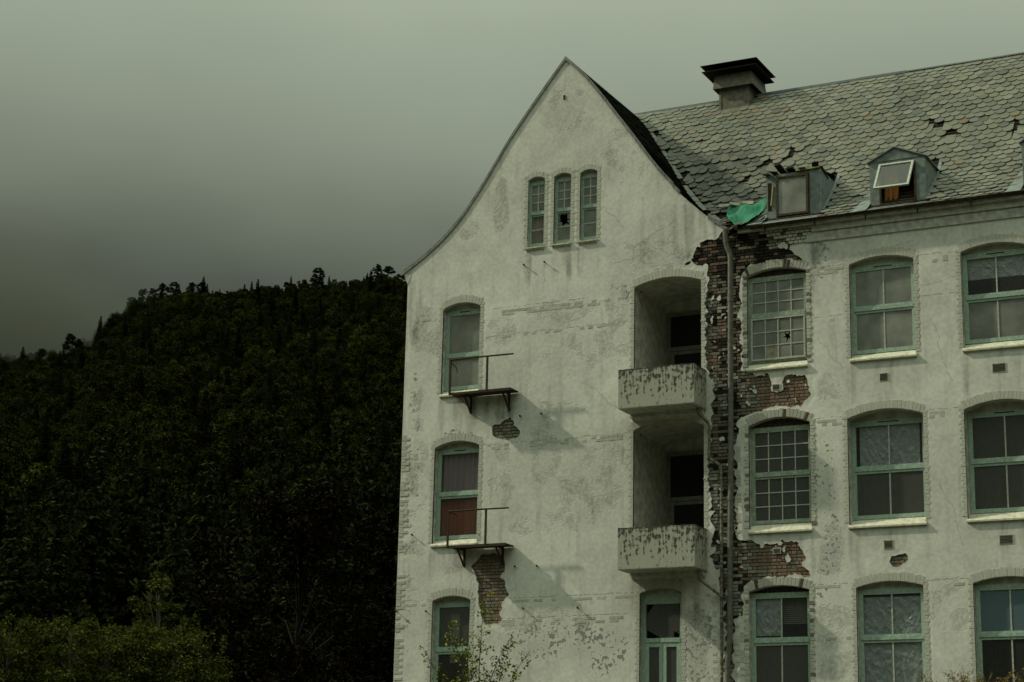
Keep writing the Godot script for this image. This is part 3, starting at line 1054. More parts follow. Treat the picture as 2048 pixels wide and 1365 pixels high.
# ---------------------------------------------------------------- balconies, platforms, pipes
func mould_map() -> StandardMaterial3D:
	# limewashed concrete with black mould running down from the rim; the map covers one front, top to bottom
	var f := FastNoiseLite.new()
	f.seed = 41
	f.frequency = 0.02
	f.fractal_octaves = 4
	var a := f.get_image(1024, 72, false, false, true)
	a.convert(Image.FORMAT_L8)
	a.resize(1024, 512, Image.INTERPOLATE_BILINEAR)
	var f2 := FastNoiseLite.new()
	f2.seed = 43
	f2.frequency = 0.012
	f2.fractal_octaves = 6
	var bi := f2.get_image(1024, 512, false, false, true)
	bi.convert(Image.FORMAT_L8)
	var run := a.get_data()
	var blot := bi.get_data()
	var rgb := PackedByteArray()
	rgb.resize(1024 * 512 * 3)
	for y in 512:
		var down := 1.0 - y / 512.0
		var rim := 1.6 if y < 22 else 0.0
		for x in 1024:
			var i := y * 1024 + x
			var m := clampf((run[i] / 255.0 + blot[i] / 255.0 * 1.1 - 1.3 + down * 0.5 + rim * (blot[i] / 255.0 - 0.1)) * 2.6, 0.0, 1.0)
			var k := lerpf(0.42, 0.075, m) * (0.9 + 0.2 * blot[i] / 255.0)
			var s := Color(k, k * 0.985, k * 0.84).linear_to_srgb()
			rgb[i * 3] = int(s.r * 255)
			rgb[i * 3 + 1] = int(s.g * 255)
			rgb[i * 3 + 2] = int(s.b * 255)
	var m2 := mat("mouldy_concrete", Color(1, 1, 1), 0.93)
	m2.albedo_texture = ImageTexture.create_from_image(Image.create_from_data(1024, 512, false, Image.FORMAT_RGB8, rgb))
	m2.heightmap_enabled = true
	m2.heightmap_texture = m2.albedo_texture
	m2.heightmap_scale = 0.6
	return m2

func balcony(house: Node, x0: float, x1: float, y0: float, y1: float, m: Material) -> void:
	var b := base("balcony", house)
	var z := 0.8
	var p := Mb.new()   # the parapet: front, right and left walls, outer and inner faces
	var t := 0.09
	for k in 12:   # a rim that has crumbled a little
		var a := lerpf(x0, x1, k / 12.0)
		var c := lerpf(x0, x1, (k + 1) / 12.0)
		var h0 := y1 + n_edge.get_noise_2d(a * 3.0, y1) * 0.02
		var h1 := y1 + n_edge.get_noise_2d(c * 3.0, y1) * 0.02
		var i := p.v.size()
		p.quad(Vector3(a, y0, z), Vector3(c, y0, z), Vector3(c, h1, z), Vector3(a, h0, z))
		for q in [[0, k, 1.0], [1, k + 1, 1.0], [2, k + 1, 0.0], [3, k, 0.0]]:
			p.uv[i + q[0]] = Vector2(q[1] / 12.0, q[2])
		p.quad(Vector3(a, h0, z), Vector3(c, h1, z), Vector3(c, h1, z - t), Vector3(a, h0, z - t))
		p.quad(Vector3(c, y0 + 0.1, z - t), Vector3(a, y0 + 0.1, z - t), Vector3(a, h0, z - t), Vector3(c, h1, z - t))
	for s in [[x1, x1 - t, 1], [x0, x0 + t, -1]]:
		var i := p.v.size()
		if s[2] > 0:
			p.quad(Vector3(s[0], y0, z), Vector3(s[0], y0, 0.0), Vector3(s[0], y1, 0.0), Vector3(s[0], y1, z))
		else:
			p.quad(Vector3(s[0], y0, 0.0), Vector3(s[0], y0, z), Vector3(s[0], y1, z), Vector3(s[0], y1, 0.0))
		for u in 4:
			p.uv[i + u].x = p.uv[i + u].x * 0.4 + 0.3
		p.quad(Vector3(s[1], y1, z - t), Vector3(s[1], y1, 0), Vector3(s[1], y0, 0), Vector3(s[1], y0, z - t))
		p.quad(Vector3(s[0], y1, z), Vector3(s[0], y1, 0), Vector3(s[1], y1, 0), Vector3(s[1], y1, z))
	put("parapet", p, m, b)
	var sl := Mb.new()
	sl.box(Vector3(x0 + 0.004, y0 - 0.012, -0.1), Vector3(x1 - 0.004, y0 + 0.1, z - 0.004))
	sl.hexa([Vector3(x0 + 0.05, y0 - 0.16, 0.0), Vector3(x1 - 0.05, y0 - 0.16, 0.0), Vector3(x1 - 0.05, y0 - 0.014, 0.0), Vector3(x0 + 0.05, y0 - 0.014, 0.0),
		Vector3(x0 + 0.05, y0 - 0.1, 0.16), Vector3(x1 - 0.05, y0 - 0.1, 0.16), Vector3(x1 - 0.05, y0 - 0.014, 0.16), Vector3(x0 + 0.05, y0 - 0.014, 0.16)])
	put("floor_slab", sl, M.whitewash, b)

func platform(house: Node, x0: float, x1: float, y: float, bx: Array, stub: bool) -> void:
	var p := base("steel_platform", house)
	var d := 0.47
	var pl := Mb.new()
	pl.box(Vector3(x0, y - 0.03, 0.01), Vector3(x1, y - 0.018, d))
	for k in 22:   # a grating of flat bars on the plate
		var x := lerpf(x0 + 0.02, x1 - 0.02, k / 21.0)
		pl.box(Vector3(x - 0.006, y - 0.018, 0.02), Vector3(x + 0.006, y, d - 0.01))
	pl.box(Vector3(x0, y - 0.06, d - 0.012), Vector3(x1, y + 0.002, d + 0.002))
	put("deck_plate", pl, M.rust, p)
	for k in 2:
		var x: float = [x0 + 0.02, x0 + 1.06][k]
		var mb := Mb.new()
		mb.box(Vector3(x - 0.022, y - 0.06, d - 0.03), Vector3(x + 0.022, y + 0.84, d + 0.012))
		put("post", mb, M.rust, p)
	var r := Mb.new()
	r.tube([Vector3(x0 - 0.0, y + 0.85, d - 0.01), Vector3(x0 + 0.9, y + 0.855, d - 0.012), Vector3(x1 + 0.05, y + 0.85, d - 0.01)], 0.022, 0.022, 8)
	if stub:
		r.tube([Vector3(x0 + 0.01, y + 0.84, d - 0.02), Vector3(x0 - 0.02, y + 0.8, 0.3), Vector3(x0 + 0.01, y + 0.72, 0.12), Vector3(x0 - 0.01, y + 0.62, 0.03)], 0.012, 0.012, 6)
	else:
		r.tube([Vector3(x0, y + 0.85, d - 0.01), Vector3(x0, y + 0.84, 0.0)], 0.014, 0.014, 6)
	put("handrail", r, M.rust, p)
	for x in bx:
		var b := Mb.new()
		b.box(Vector3(x - 0.022, y - 0.47, 0.005), Vector3(x + 0.022, y - 0.03, 0.045))
		b.box(Vector3(x - 0.022, y - 0.075, 0.045), Vector3(x + 0.022, y - 0.031, d - 0.014))
		b.bar(Vector3(x, y - 0.44, 0.04), Vector3(x, y - 0.08, d - 0.08), 0.04, 0.03)
		put("bracket", b, M.rust, p)

func pipe(called: String, parent: Node, pts: Array, r: float, m: Material, collars := true) -> void:
	var mb := Mb.new()
	var line := []
	for k in pts.size() - 1:   # corners eased
		var a: Vector3 = pts[k]
		var b: Vector3 = pts[k + 1]
		var e := minf(0.06, (b - a).length() * 0.3)
		var d := (b - a).normalized()
		line.append(a + d * (e if k else 0.0))
		line.append(b - d * (e if k < pts.size() - 2 else 0.0))
	mb.tube(line, r, r, 12)
	if collars:
		for k in pts.size() - 1:
			var a: Vector3 = pts[k]
			var b: Vector3 = pts[k + 1]
			var n := int((b - a).length() / 1.9)
			for i in range(1, n + 1):
				var c := a.lerp(b, i / (n + 1.0))
				var d := (b - a).normalized()
				mb.tube([c - d * 0.05, c + d * 0.05], r + 0.008, r + 0.008, 12)
				mb.box(c + Vector3(-0.012, -0.01, -r - 0.1), c + Vector3(0.012, 0.01, -r))
	put(called, mb, m, parent)

func fittings(house: Node) -> void:
	var mould := mould_map()
	balcony(house, -2.39, -0.47, 11.74, 12.68, mould)
	balcony(house, -2.37, -0.46, 7.93, 8.89, mould)
	platform(house, -7.15, -5.42, 12.59, [-6.75, -5.68], true)
	platform(house, -7.08, -5.46, 8.75, [-6.82, -5.76], false)
	pipe("drainpipe", house, [Vector3(0.1, 16.0, 0.2), Vector3(0.11, 15.66, 0.16), Vector3(0.2, 15.42, 0.13), Vector3(0.19, 13.2, 0.13), Vector3(0.18, 10.6, 0.13), Vector3(0.15, 8.5, 0.13), Vector3(0.13, 6.4, 0.13), Vector3(0.07, 5.8, 0.13), Vector3(0.06, 4.1, 0.13)], 0.065, M.pipe)
	pipe("drainpipe", house, [Vector3(-0.58, 11.72, 0.3), Vector3(-0.57, 11.6, 0.3), Vector3(-0.37, 11.36, 0.06), Vector3(-0.39, 10.55, 0.06), Vector3(-0.1, 10.36, 0.06), Vector3(-0.08, 10.1, 0.06), Vector3(-0.09, 7.5, 0.06), Vector3(-0.11, 4.1, 0.06)], 0.034, M.pale_pipe)
	pipe("drainpipe", house, [Vector3(-0.56, 7.92, 0.3), Vector3(-0.55, 7.7, 0.3), Vector3(-0.06, 7.3, 0.1)], 0.034, M.pale_pipe, false)
	for p in [[-5.33, 15.82], [-4.76, 15.83], [-4.77, 11.95], [-5.35, 11.94], [-8.3, 9.14], [-4.81, 8.21], [-5.41, 8.22], [-5.16, 7.2], [-3.72, 7.17], [-7.83, 7.22], [-8.66, 7.24], [-0.56, 13.86], [-0.5, 10.05]]:
		var mb := Mb.new()
		mb.tube([Vector3(p[0], p[1], -0.02), Vector3(p[0], p[1] + 0.004, 0.075)], 0.012, 0.012, 6)
		mb.tube([Vector3(p[0], p[1] - 0.005, 0.06), Vector3(p[0], p[1] + 0.028, 0.085)], 0.024, 0.02, 8)
		put("wall_peg", mb, M.rust if p[0] < -0.6 else M.white_wood, house)
	for v in [[3.71, 3.92, 12.04, 12.24], [6.26, 6.57, 12.02, 12.23], [3.71, 3.93, 8.23, 8.43], [6.26, 6.57, 8.21, 8.42], [1.16, 1.35, 12.05, 12.2], [1.13, 1.32, 8.24, 8.38]]:
		var g := base("vent_grille", house)
		var f := Mb.new()
		frame_box(f, v[0], v[1], v[2], v[3], 0.016, -0.02, 0.01)
		put("vent_frame", f, M.whitewash, g)
		var bk := Mb.new()
		bk.quad(Vector3(v[0] + 0.01, v[2] + 0.01, 0.002), Vector3(v[1] - 0.01, v[2] + 0.01, 0.002), Vector3(v[1] - 0.01, v[3] - 0.01, 0.002), Vector3(v[0] + 0.01, v[3] - 0.01, 0.002))
		put("backing", bk, M.grille, g)
		for k in 6:
			var s := Mb.new()
			var y: float = lerpf(v[2] + 0.03, v[3] - 0.03, k / 5.0)
			s.obox(Transform3D(Basis(Vector3(1, 0, 0), 0.7), Vector3((v[0] + v[1]) * 0.5, y, 0.006)), Vector3(v[1] - v[0] - 0.034, 0.004, 0.02))
			put("slat", s, M.grille, g)
	var sl := Mb.new()
	sl.box(Vector3(-4.335, 20.13, -0.01), Vector3(-4.285, 20.24, 0.018))
	put("air_slot", sl, M.dark_metal, house)
	# the stepped cornice under the eaves
	var co := Mb.new()
	co.hexa([Vector3(2.2, 15.75, -0.03), Vector3(11, 15.75, -0.03), Vector3(11, 16.0, -0.03), Vector3(2.2, 16.0, -0.03), Vector3(2.2, 15.77, 0.075), Vector3(11, 15.77, 0.075), Vector3(11, 16.0, 0.075), Vector3(2.2, 16.0, 0.075)])
	co.hexa([Vector3(2.05, 15.52, -0.03), Vector3(11, 15.52, -0.03), Vector3(11, 15.749, -0.03), Vector3(2.05, 15.749, -0.03), Vector3(2.05, 15.535, 0.035), Vector3(11, 15.535, 0.035), Vector3(11, 15.749, 0.035), Vector3(2.05, 15.749, 0.035)])
	put("cornice", co, M.whitewash, house)
	var kn := Mb.new()
	kn.hexa([Vector3(-8.8, 15.72, -0.6), Vector3(-8.6, 15.6, -0.6), Vector3(-8.6, 16.1, -0.6), Vector3(-8.84, 16.03, -0.6), Vector3(-8.8, 15.85, 0.005), Vector3(-8.7, 15.68, 0.005), Vector3(-8.6, 16.12, 0.005), Vector3(-8.84, 16.03, 0.005)])
	put("eaves_corbel", kn, M.whitewash, house)


# ---------------------------------------------------------------- roofs
var arc_s := PackedFloat32Array()      # length along the roof's section, and where that is
var arc_t := PackedFloat32Array()

func measure_roof() -> void:
	var s := 0.0
	var t := -0.28
	while t <= 4.37:
		arc_s.append(s)
		arc_t.append(t)
		var nt := t + 0.02
		s += Vector2(0.02, roof_smooth(nt) - roof_smooth(t)).length()
		t = nt

func at_s(s: float) -> float:
	var lo := 0
	var hi := arc_s.size() - 1
	while hi - lo > 1:
		var m := (lo + hi) >> 1
		if arc_s[m] > s:
			hi = m
		else:
			lo = m
	return lerpf(arc_t[lo], arc_t[hi], clampf((s - arc_s[lo]) / (arc_s[hi] - arc_s[lo]), 0.0, 1.2))

func slate_shape(w: float, h: float, chip: int) -> Mb:
	# one fish-scale slate, its tip at the origin
	var mb := Mb.new()
	var line := [Vector2(-0.5, 0.6), Vector2(-0.48, 0.4), Vector2(-0.38, 0.17), Vector2(-0.2, 0.035), Vector2(0, 0), Vector2(0.2, 0.035), Vector2(0.38, 0.17), Vector2(0.48, 0.4), Vector2(0.5, 0.6)]
	if chip == 1:
		line[6] = Vector2(0.28, 0.16)
		line[7] = Vector2(0.42, 0.36)
	if chip == 2:
		line[2] = Vector2(-0.3, 0.2)
		line[3] = Vector2(-0.2, 0.1)
	var top := []
	for p in line:
		top.append(Vector3(p.x * w, p.y * h * 0.5, 0.006))
	top.append(Vector3(w * 0.5, h, 0.0))
	top.append(Vector3(-w * 0.5, h, 0.0))
	var up := Vector3(0, 0, 1)
	var c := mb.vert(Vector3(0, h * 0.45, 0.007), up)
	var ids := []
	for p in top:
		ids.append(mb.vert(p, up))
	for k in ids.size():
		mb.tri_i(c, ids[k], ids[(k + 1) % ids.size()])
	for k in line.size() - 1:
		var a: Vector3 = top[k]
		var b: Vector3 = top[k + 1]
		mb.quad(a + Vector3(0, 0, -0.02), b + Vector3(0, 0, -0.02), b, a)
	return mb

func slates(house: Node) -> void:
	var roof := base("slate_roof", house)
	# the boards under the slates
	var deck := Mb.new()
	var steps := 26
	for k in steps:
		var t0 := lerpf(-0.24, 4.37, float(k) / steps)
		var t1 := lerpf(-0.24, 4.37, float(k + 1) / steps)
		var y0 := roof_smooth(t0) - 0.03
		var y1 := roof_smooth(t1) - 0.03
		deck.quad(Vector3(-t0 - 0.02, y0, -t0), Vector3(11.2, y0, -t0), Vector3(11.2, y1, -t1), Vector3(-t1 - 0.02, y1, -t1))
		deck.quad(Vector3(11.2, y0, -8.74 + t0), Vector3(-4.4, y0, -8.74 + t0), Vector3(-4.4, y1, -8.74 + t1), Vector3(11.2, y1, -8.74 + t1))
		var ra := flank_x(1.0, t0)
		var rb := flank_x(1.0, t1)
		deck.quad(Vector3(ra, y0, 0.0), Vector3(ra, y0, -t0 - 0.1), Vector3(rb, y1, -t1 - 0.1), Vector3(rb, y1, 0.0))
		var la := flank_x(-1.0, t0)
		var lb := flank_x(-1.0, t1)
		deck.quad(Vector3(la, left_smooth(t0) - 0.03, -8.8), Vector3(la, left_smooth(t0) - 0.03, 0.0), Vector3(lb, left_smooth(t1) - 0.03, 0.0), Vector3(lb, left_smooth(t1) - 0.03, -8.8))
	put("roof_boards", deck, M.deck, roof)
	for k in 30:
		var t := at_s(0.12 + k * 0.2)
		if t > 4.2:
			break
		var b := Mb.new()
		b.box(Vector3(maxf(-t + 0.05, -4.2), roof_smooth(t) - 0.03, -t - 0.02), Vector3(11.1, roof_smooth(t) + 0.0, -t + 0.02))
		put("batten", b, M.bare_wood, roof)
	# slates of the front slope: every one laid by hand, some slipped, some gone
	var gone := [[-1.69, 2.92, 0.12], [4.41, 2.52, 0.14], [4.98, 2.11, 0.2], [6.6, 2.1, 0.18], [0.92, 2.21, 0.2], [-0.54, 2.21, 0.13], [2.29, 1.11, 0.1], [4.7, 2.35, 0.12], [-0.1, 1.75, 0.16], [0.35, 2.0, 0.14], [-1.9, 2.0, 0.2], [-1.4, 1.45, 0.16], [0.2, 1.3, 0.15], [5.3, 2.3, 0.1], [-3.2, 3.3, 0.15], [-2.6, 2.75, 0.12]]
	var list := []
	var row := 0
	var pitch := 0.198
	while true:
		var s := 0.02 + row * pitch
		if s > arc_s[-1] - 0.14:
			break
		var t := at_s(s)
		var tm := at_s(s + 0.12)
		var tan := Vector3(0, roof_smooth(tm) - roof_smooth(t), -(tm - t)).normalized()
		var nrm := Vector3(1, 0, 0).cross(tan)
		var x := -5.0 + (0.125 if row % 2 else 0.0)
		while x < 11.1:
			x += 0.25
			var px := x + rng.randf_range(-0.012, 0.012)
			if px < -t + 0.06:
				continue
			var skip := false
			for g in gone:
				var dd := Vector2(px - g[0], t - g[1]).length()
				if dd < g[2] * rng.randf_range(0.55, 1.05):
					skip = true
			for dx in [[0.92, 2.42], [3.42, 4.96], [6.92, 8.4]]:
				if px > dx[0] and px < dx[1] and t < 1.62:
					skip = true
			if px > -1.62 and px < -0.72 and t > 3.86:
				skip = true
			if px < 0.85 and t < 0.55 and rng.randf() < 0.8:
				skip = true
			if skip:
				continue
			var rough := 0.25 + 1.1 * clampf(1.0 - (px + t + 0.3) / 1.6, 0.0, 1.0) + (0.8 if px < 1.2 and t < 2.4 else 0.0)
			var turn := rng.randfn(0.0, 0.016 + 0.05 * rough * rng.randf())
			if rng.randf() < 0.012 * (1.0 + rough * 3.0):
				turn += rng.randf_range(-0.35, 0.35)
			var lift := 0.034 + rng.randf_range(-0.004, 0.006) + (rng.randf() * 0.02 * rough)
			var b := Basis(Vector3(1, 0, 0), tan, nrm)
			b = b * Basis(Vector3(1, 0, 0), -0.085 - rng.randf() * 0.02 * rough) * Basis(Vector3(0, 0, 1), turn) * Basis(Vector3(0, 1, 0), rng.randfn(0.0, 0.015 + 0.02 * rough))
			var slip := rng.randf_range(0.0, 0.012) + (rng.randf_range(0.03, 0.12) if rng.randf() < 0.01 * (1.0 + 4.0 * rough) else 0.0)
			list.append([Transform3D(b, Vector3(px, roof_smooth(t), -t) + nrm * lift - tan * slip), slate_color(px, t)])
		row += 1
	var keys := []
	for i in list.size():
		var o: Vector3 = list[i][0].origin
		keys.append([(EYE - o).length() + (100.0 if o.x > 7.05 else 0.0) + rng.randf() * 1.2, i])
	keys.sort_custom(func(a, b): return a[0] < b[0])
	var shapes := []
	for k in 3:
		shapes.append(slate_shape(0.246, 0.42, k))
	var singles := [shapes[0].mesh(), shapes[1].mesh(), shapes[2].mesh()]
	var mats := {}
	var rest := Mb.new()
	for rank in keys.size():
		var e: Array = list[keys[rank][1]]
		var v := 0 if rng.randf() < 0.86 else rng.randi_range(1, 2)
		if rank < 300:
			var c: Color = e[1]
			var ck := Vector3i(int(c.r * 70.0), int(c.g * 70.0), int(c.b * 70.0))
			if not mats.has(ck):
				var m: StandardMaterial3D = M.slate.duplicate()
				m.vertex_color_use_as_albedo = false
				m.albedo_color = c.linear_to_srgb()
				mats[ck] = m
			var o := put_mesh("slate", singles[v], roof)
			o.material_override = mats[ck]
			o.transform = e[0]
		else:
			append(rest, shapes[v], e[0], e[1])
	stuff(put("slates", rest, M.slate, roof))
	# slates of the gable's right-hand slope, seen almost edge-on; the slope's own shade is darkened into their colour
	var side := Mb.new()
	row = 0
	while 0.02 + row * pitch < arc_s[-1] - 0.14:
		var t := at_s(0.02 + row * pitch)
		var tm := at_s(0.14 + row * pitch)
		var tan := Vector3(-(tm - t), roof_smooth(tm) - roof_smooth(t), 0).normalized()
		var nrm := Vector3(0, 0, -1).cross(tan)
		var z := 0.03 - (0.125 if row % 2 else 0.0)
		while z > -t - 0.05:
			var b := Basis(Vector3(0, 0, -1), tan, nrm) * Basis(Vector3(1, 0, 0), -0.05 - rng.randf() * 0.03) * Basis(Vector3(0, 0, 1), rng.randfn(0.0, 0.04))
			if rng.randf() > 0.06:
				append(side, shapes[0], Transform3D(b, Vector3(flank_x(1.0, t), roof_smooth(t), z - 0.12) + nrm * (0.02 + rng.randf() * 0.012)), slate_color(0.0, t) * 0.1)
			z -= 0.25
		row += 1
	stuff(put("slates_of_gable_slope", side, M.shaded_mossy_slate, roof))
	# flashings: valley, verges, ridges
	var valley := Mb.new()
	for k in 22:
		if k in [3, 9]:
			continue
		var t0 := lerpf(0.15, 4.3, k / 22.0)
		var t1 := lerpf(0.15, 4.3, (k + 1) / 22.0) - 0.01
		var w := 0.1
		var l := 0.045 + rng.randf() * 0.02
		valley.quad(Vector3(-t0, roof_smooth(t0) + l, -t0), Vector3(-t0 + w * 1.5, roof_smooth(t0) + l - 0.004, -t0), Vector3(-t1 + w * 1.5, roof_smooth(t1) + l - 0.004, -t1), Vector3(-t1, roof_smooth(t1) + l, -t1))
		valley.quad(Vector3(-t0, roof_smooth(t0) + l, -t0 + w), Vector3(-t0, roof_smooth(t0) + l, -t0), Vector3(-t1, roof_smooth(t1) + l, -t1), Vector3(-t1, roof_smooth(t1) + l, -t1 + w))
	put("valley_flashing", valley, M.lead, roof)
	for s in [-1.0, 1.0]:
		var v := Mb.new()
		var n := 24
		for k in n:
			var t0 := lerpf(-0.14, 4.37, float(k) / n)
			var t1 := lerpf(-0.14, 4.37, float(k + 1) / n)
			if s > 0 and k < 7 and rng.randf() < 0.4:
				continue
			var wob := 0.0 if s < 0 or k > 10 else rng.randf_range(-0.03, 0.03)
			var x0: float = flank_x(s, t0)
			var x1: float = flank_x(s, t1)
			var y0 := (left_smooth(t0) if s < 0 else roof_smooth(t0)) + 0.01 + wob
			var y1 := (left_smooth(t1) if s < 0 else roof_smooth(t1)) + 0.01 + wob
			var p := [Vector3(x0, y0 - 0.06, -0.05), Vector3(x1, y1 - 0.06, -0.05), Vector3(x1, y1 + 0.05, -0.05), Vector3(x0, y0 + 0.05, -0.05),
				Vector3(x0, y0 - 0.06, 0.03), Vector3(x1, y1 - 0.06, 0.03), Vector3(x1, y1 + 0.05, 0.03), Vector3(x0, y0 + 0.05, 0.03)]
			if s > 0:
				p = [p[1], p[0], p[3], p[2], p[5], p[4], p[7], p[6]]
			v.hexa(p)
		put("verge_flashing", v, M.lead, roof)
	var ridge := Mb.new()
	for k in 12:
		var x0 := -4.3 + k * 1.28
		var x1 := x0 + 1.27
		var y := 21.27 + rng.randf_range(-0.008, 0.012)
		var low := 0.07 if k < 6 else 0.04
		ridge.quad(Vector3(x0, y - low, -4.29), Vector3(x1, y - low, -4.29), Vector3(x1, y + 0.02, -4.35), Vector3(x0, y + 0.02, -4.35))
		ridge.quad(Vector3(x0, y + 0.02, -4.35), Vector3(x1, y + 0.02, -4.35), Vector3(x1, y + 0.02, -4.4), Vector3(x0, y + 0.02, -4.4))
		ridge.quad(Vector3(x1, y - 0.12, -4.5), Vector3(x0, y - 0.12, -4.5), Vector3(x0, y + 0.02, -4.4), Vector3(x1, y + 0.02, -4.4))
	ridge.quad(Vector3(-4.21, 21.2, 0.03), Vector3(-4.21, 21.2, -8.8), Vector3(-4.28, 21.3, -8.8), Vector3(-4.28, 21.3, 0.03))
	ridge.quad(Vector3(-4.35, 21.2, -8.8), Vector3(-4.35, 21.2, 0.03), Vector3(-4.28, 21.3, 0.03), Vector3(-4.28, 21.3, -8.8))
	put("ridge_capping", ridge, M.dark_zinc, roof)
	# the gutter and its brackets
	var gut := Mb.new()
	for k in 11:
		for q in 20:
			var x0 := 0.75 + q * 0.52
			var x1 := x0 + 0.52
			var sag0 := -0.012 * sin(x0 * 1.4) + 0.004 * x0
			var sag1 := -0.012 * sin(x1 * 1.4) + 0.004 * x1
			var a0 := PI + PI * k / 11.0
			var a1 := PI + PI * (k + 1) / 11.0
			gut.quad(Vector3(x0, 16.02 + sag0 + sin(a0) * 0.055, 0.24 + cos(a0) * 0.055), Vector3(x0, 16.02 + sag0 + sin(a1) * 0.055, 0.24 + cos(a1) * 0.055), Vector3(x1, 16.02 + sag1 + sin(a1) * 0.055, 0.24 + cos(a1) * 0.055), Vector3(x1, 16.02 + sag1 + sin(a0) * 0.055, 0.24 + cos(a0) * 0.055))
	gut.tube([Vector3(0.75, 16.02, 0.297), Vector3(3.0, 16.03, 0.297), Vector3(7.0, 16.05, 0.297), Vector3(11.1, 16.06, 0.297)], 0.013, 0.013, 6)
	put("gutter", gut, M.rusty_gutter, roof)
	for k in 9:
		var b := Mb.new()
		var x := 1.1 + k * 1.22
		b.box(Vector3(x - 0.015, 15.945, 0.18), Vector3(x + 0.015, 15.96, 0.3))
		b.box(Vector3(x - 0.015, 15.86, 0.2), Vector3(x + 0.015, 15.945, 0.215))
		put("gutter_bracket", b, M.rust, roof)
	var fas := Mb.new()
	fas.box(Vector3(0.4, 15.93, 0.08), Vector3(11.1, 16.0, 0.185))
	put("soffit_board", fas, M.whitewash, roof)
	# broken boards and sagging lath in the inner corner
	for k in 7:
		var b := Mb.new()
		var at := Vector3(rng.randf_range(-0.1, 0.9), 0, 0)
		var t := rng.randf_range(-0.3, 0.35)
		at = Vector3(at.x, roof_smooth(t) + 0.02, -t + 0.02)
		b.obox(Transform3D(Basis.from_euler(Vector3(rng.randf_range(0.2, 0.9), rng.randf_range(-0.7, 0.7), rng.randf_range(-0.4, 0.4))), at), Vector3(0.09, 0.02, rng.randf_range(0.3, 0.8)))
		put("broken_board", b, M.bare_wood if k % 3 else M.rusty_gutter, roof)

func slate_color(x: float, t: float) -> Color:
	var k := rng.randf()
	var c := Color(0.205, 0.212, 0.17)
	if k < 0.14:
		c = Color(0.222, 0.22, 0.16)
	elif k < 0.28:
		c = Color(0.17, 0.185, 0.155)
	elif k < 0.34:
		c = Color(0.14, 0.145, 0.125)
	elif k < 0.5:
		c = Color(0.235, 0.24, 0.195)
	elif k < 0.52:
		c = Color(0.22, 0.185, 0.115)
	var tone := 1.05 * rng.randf_range(0.84, 1.12) * (1.0 + 0.22 * n_soft.get_noise_2d(x, t))
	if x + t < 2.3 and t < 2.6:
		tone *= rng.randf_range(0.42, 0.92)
	return Color(c.r * tone, c.g * tone, c.b * tone)

func append(into: Mb, from: Mb, t: Transform3D, c: Color) -> void:
	var first := into.v.size()
	into.v.append_array(t * from.v)
	var nb := t.basis
	for nn in from.n:
		into.n.append((nb * nn).normalized())
	var cc := from.c.duplicate()
	cc.fill(c)
	into.c.append_array(cc)
	into.uv.append_array(from.uv)
	for i in from.ix:
		into.ix.append(first + i)

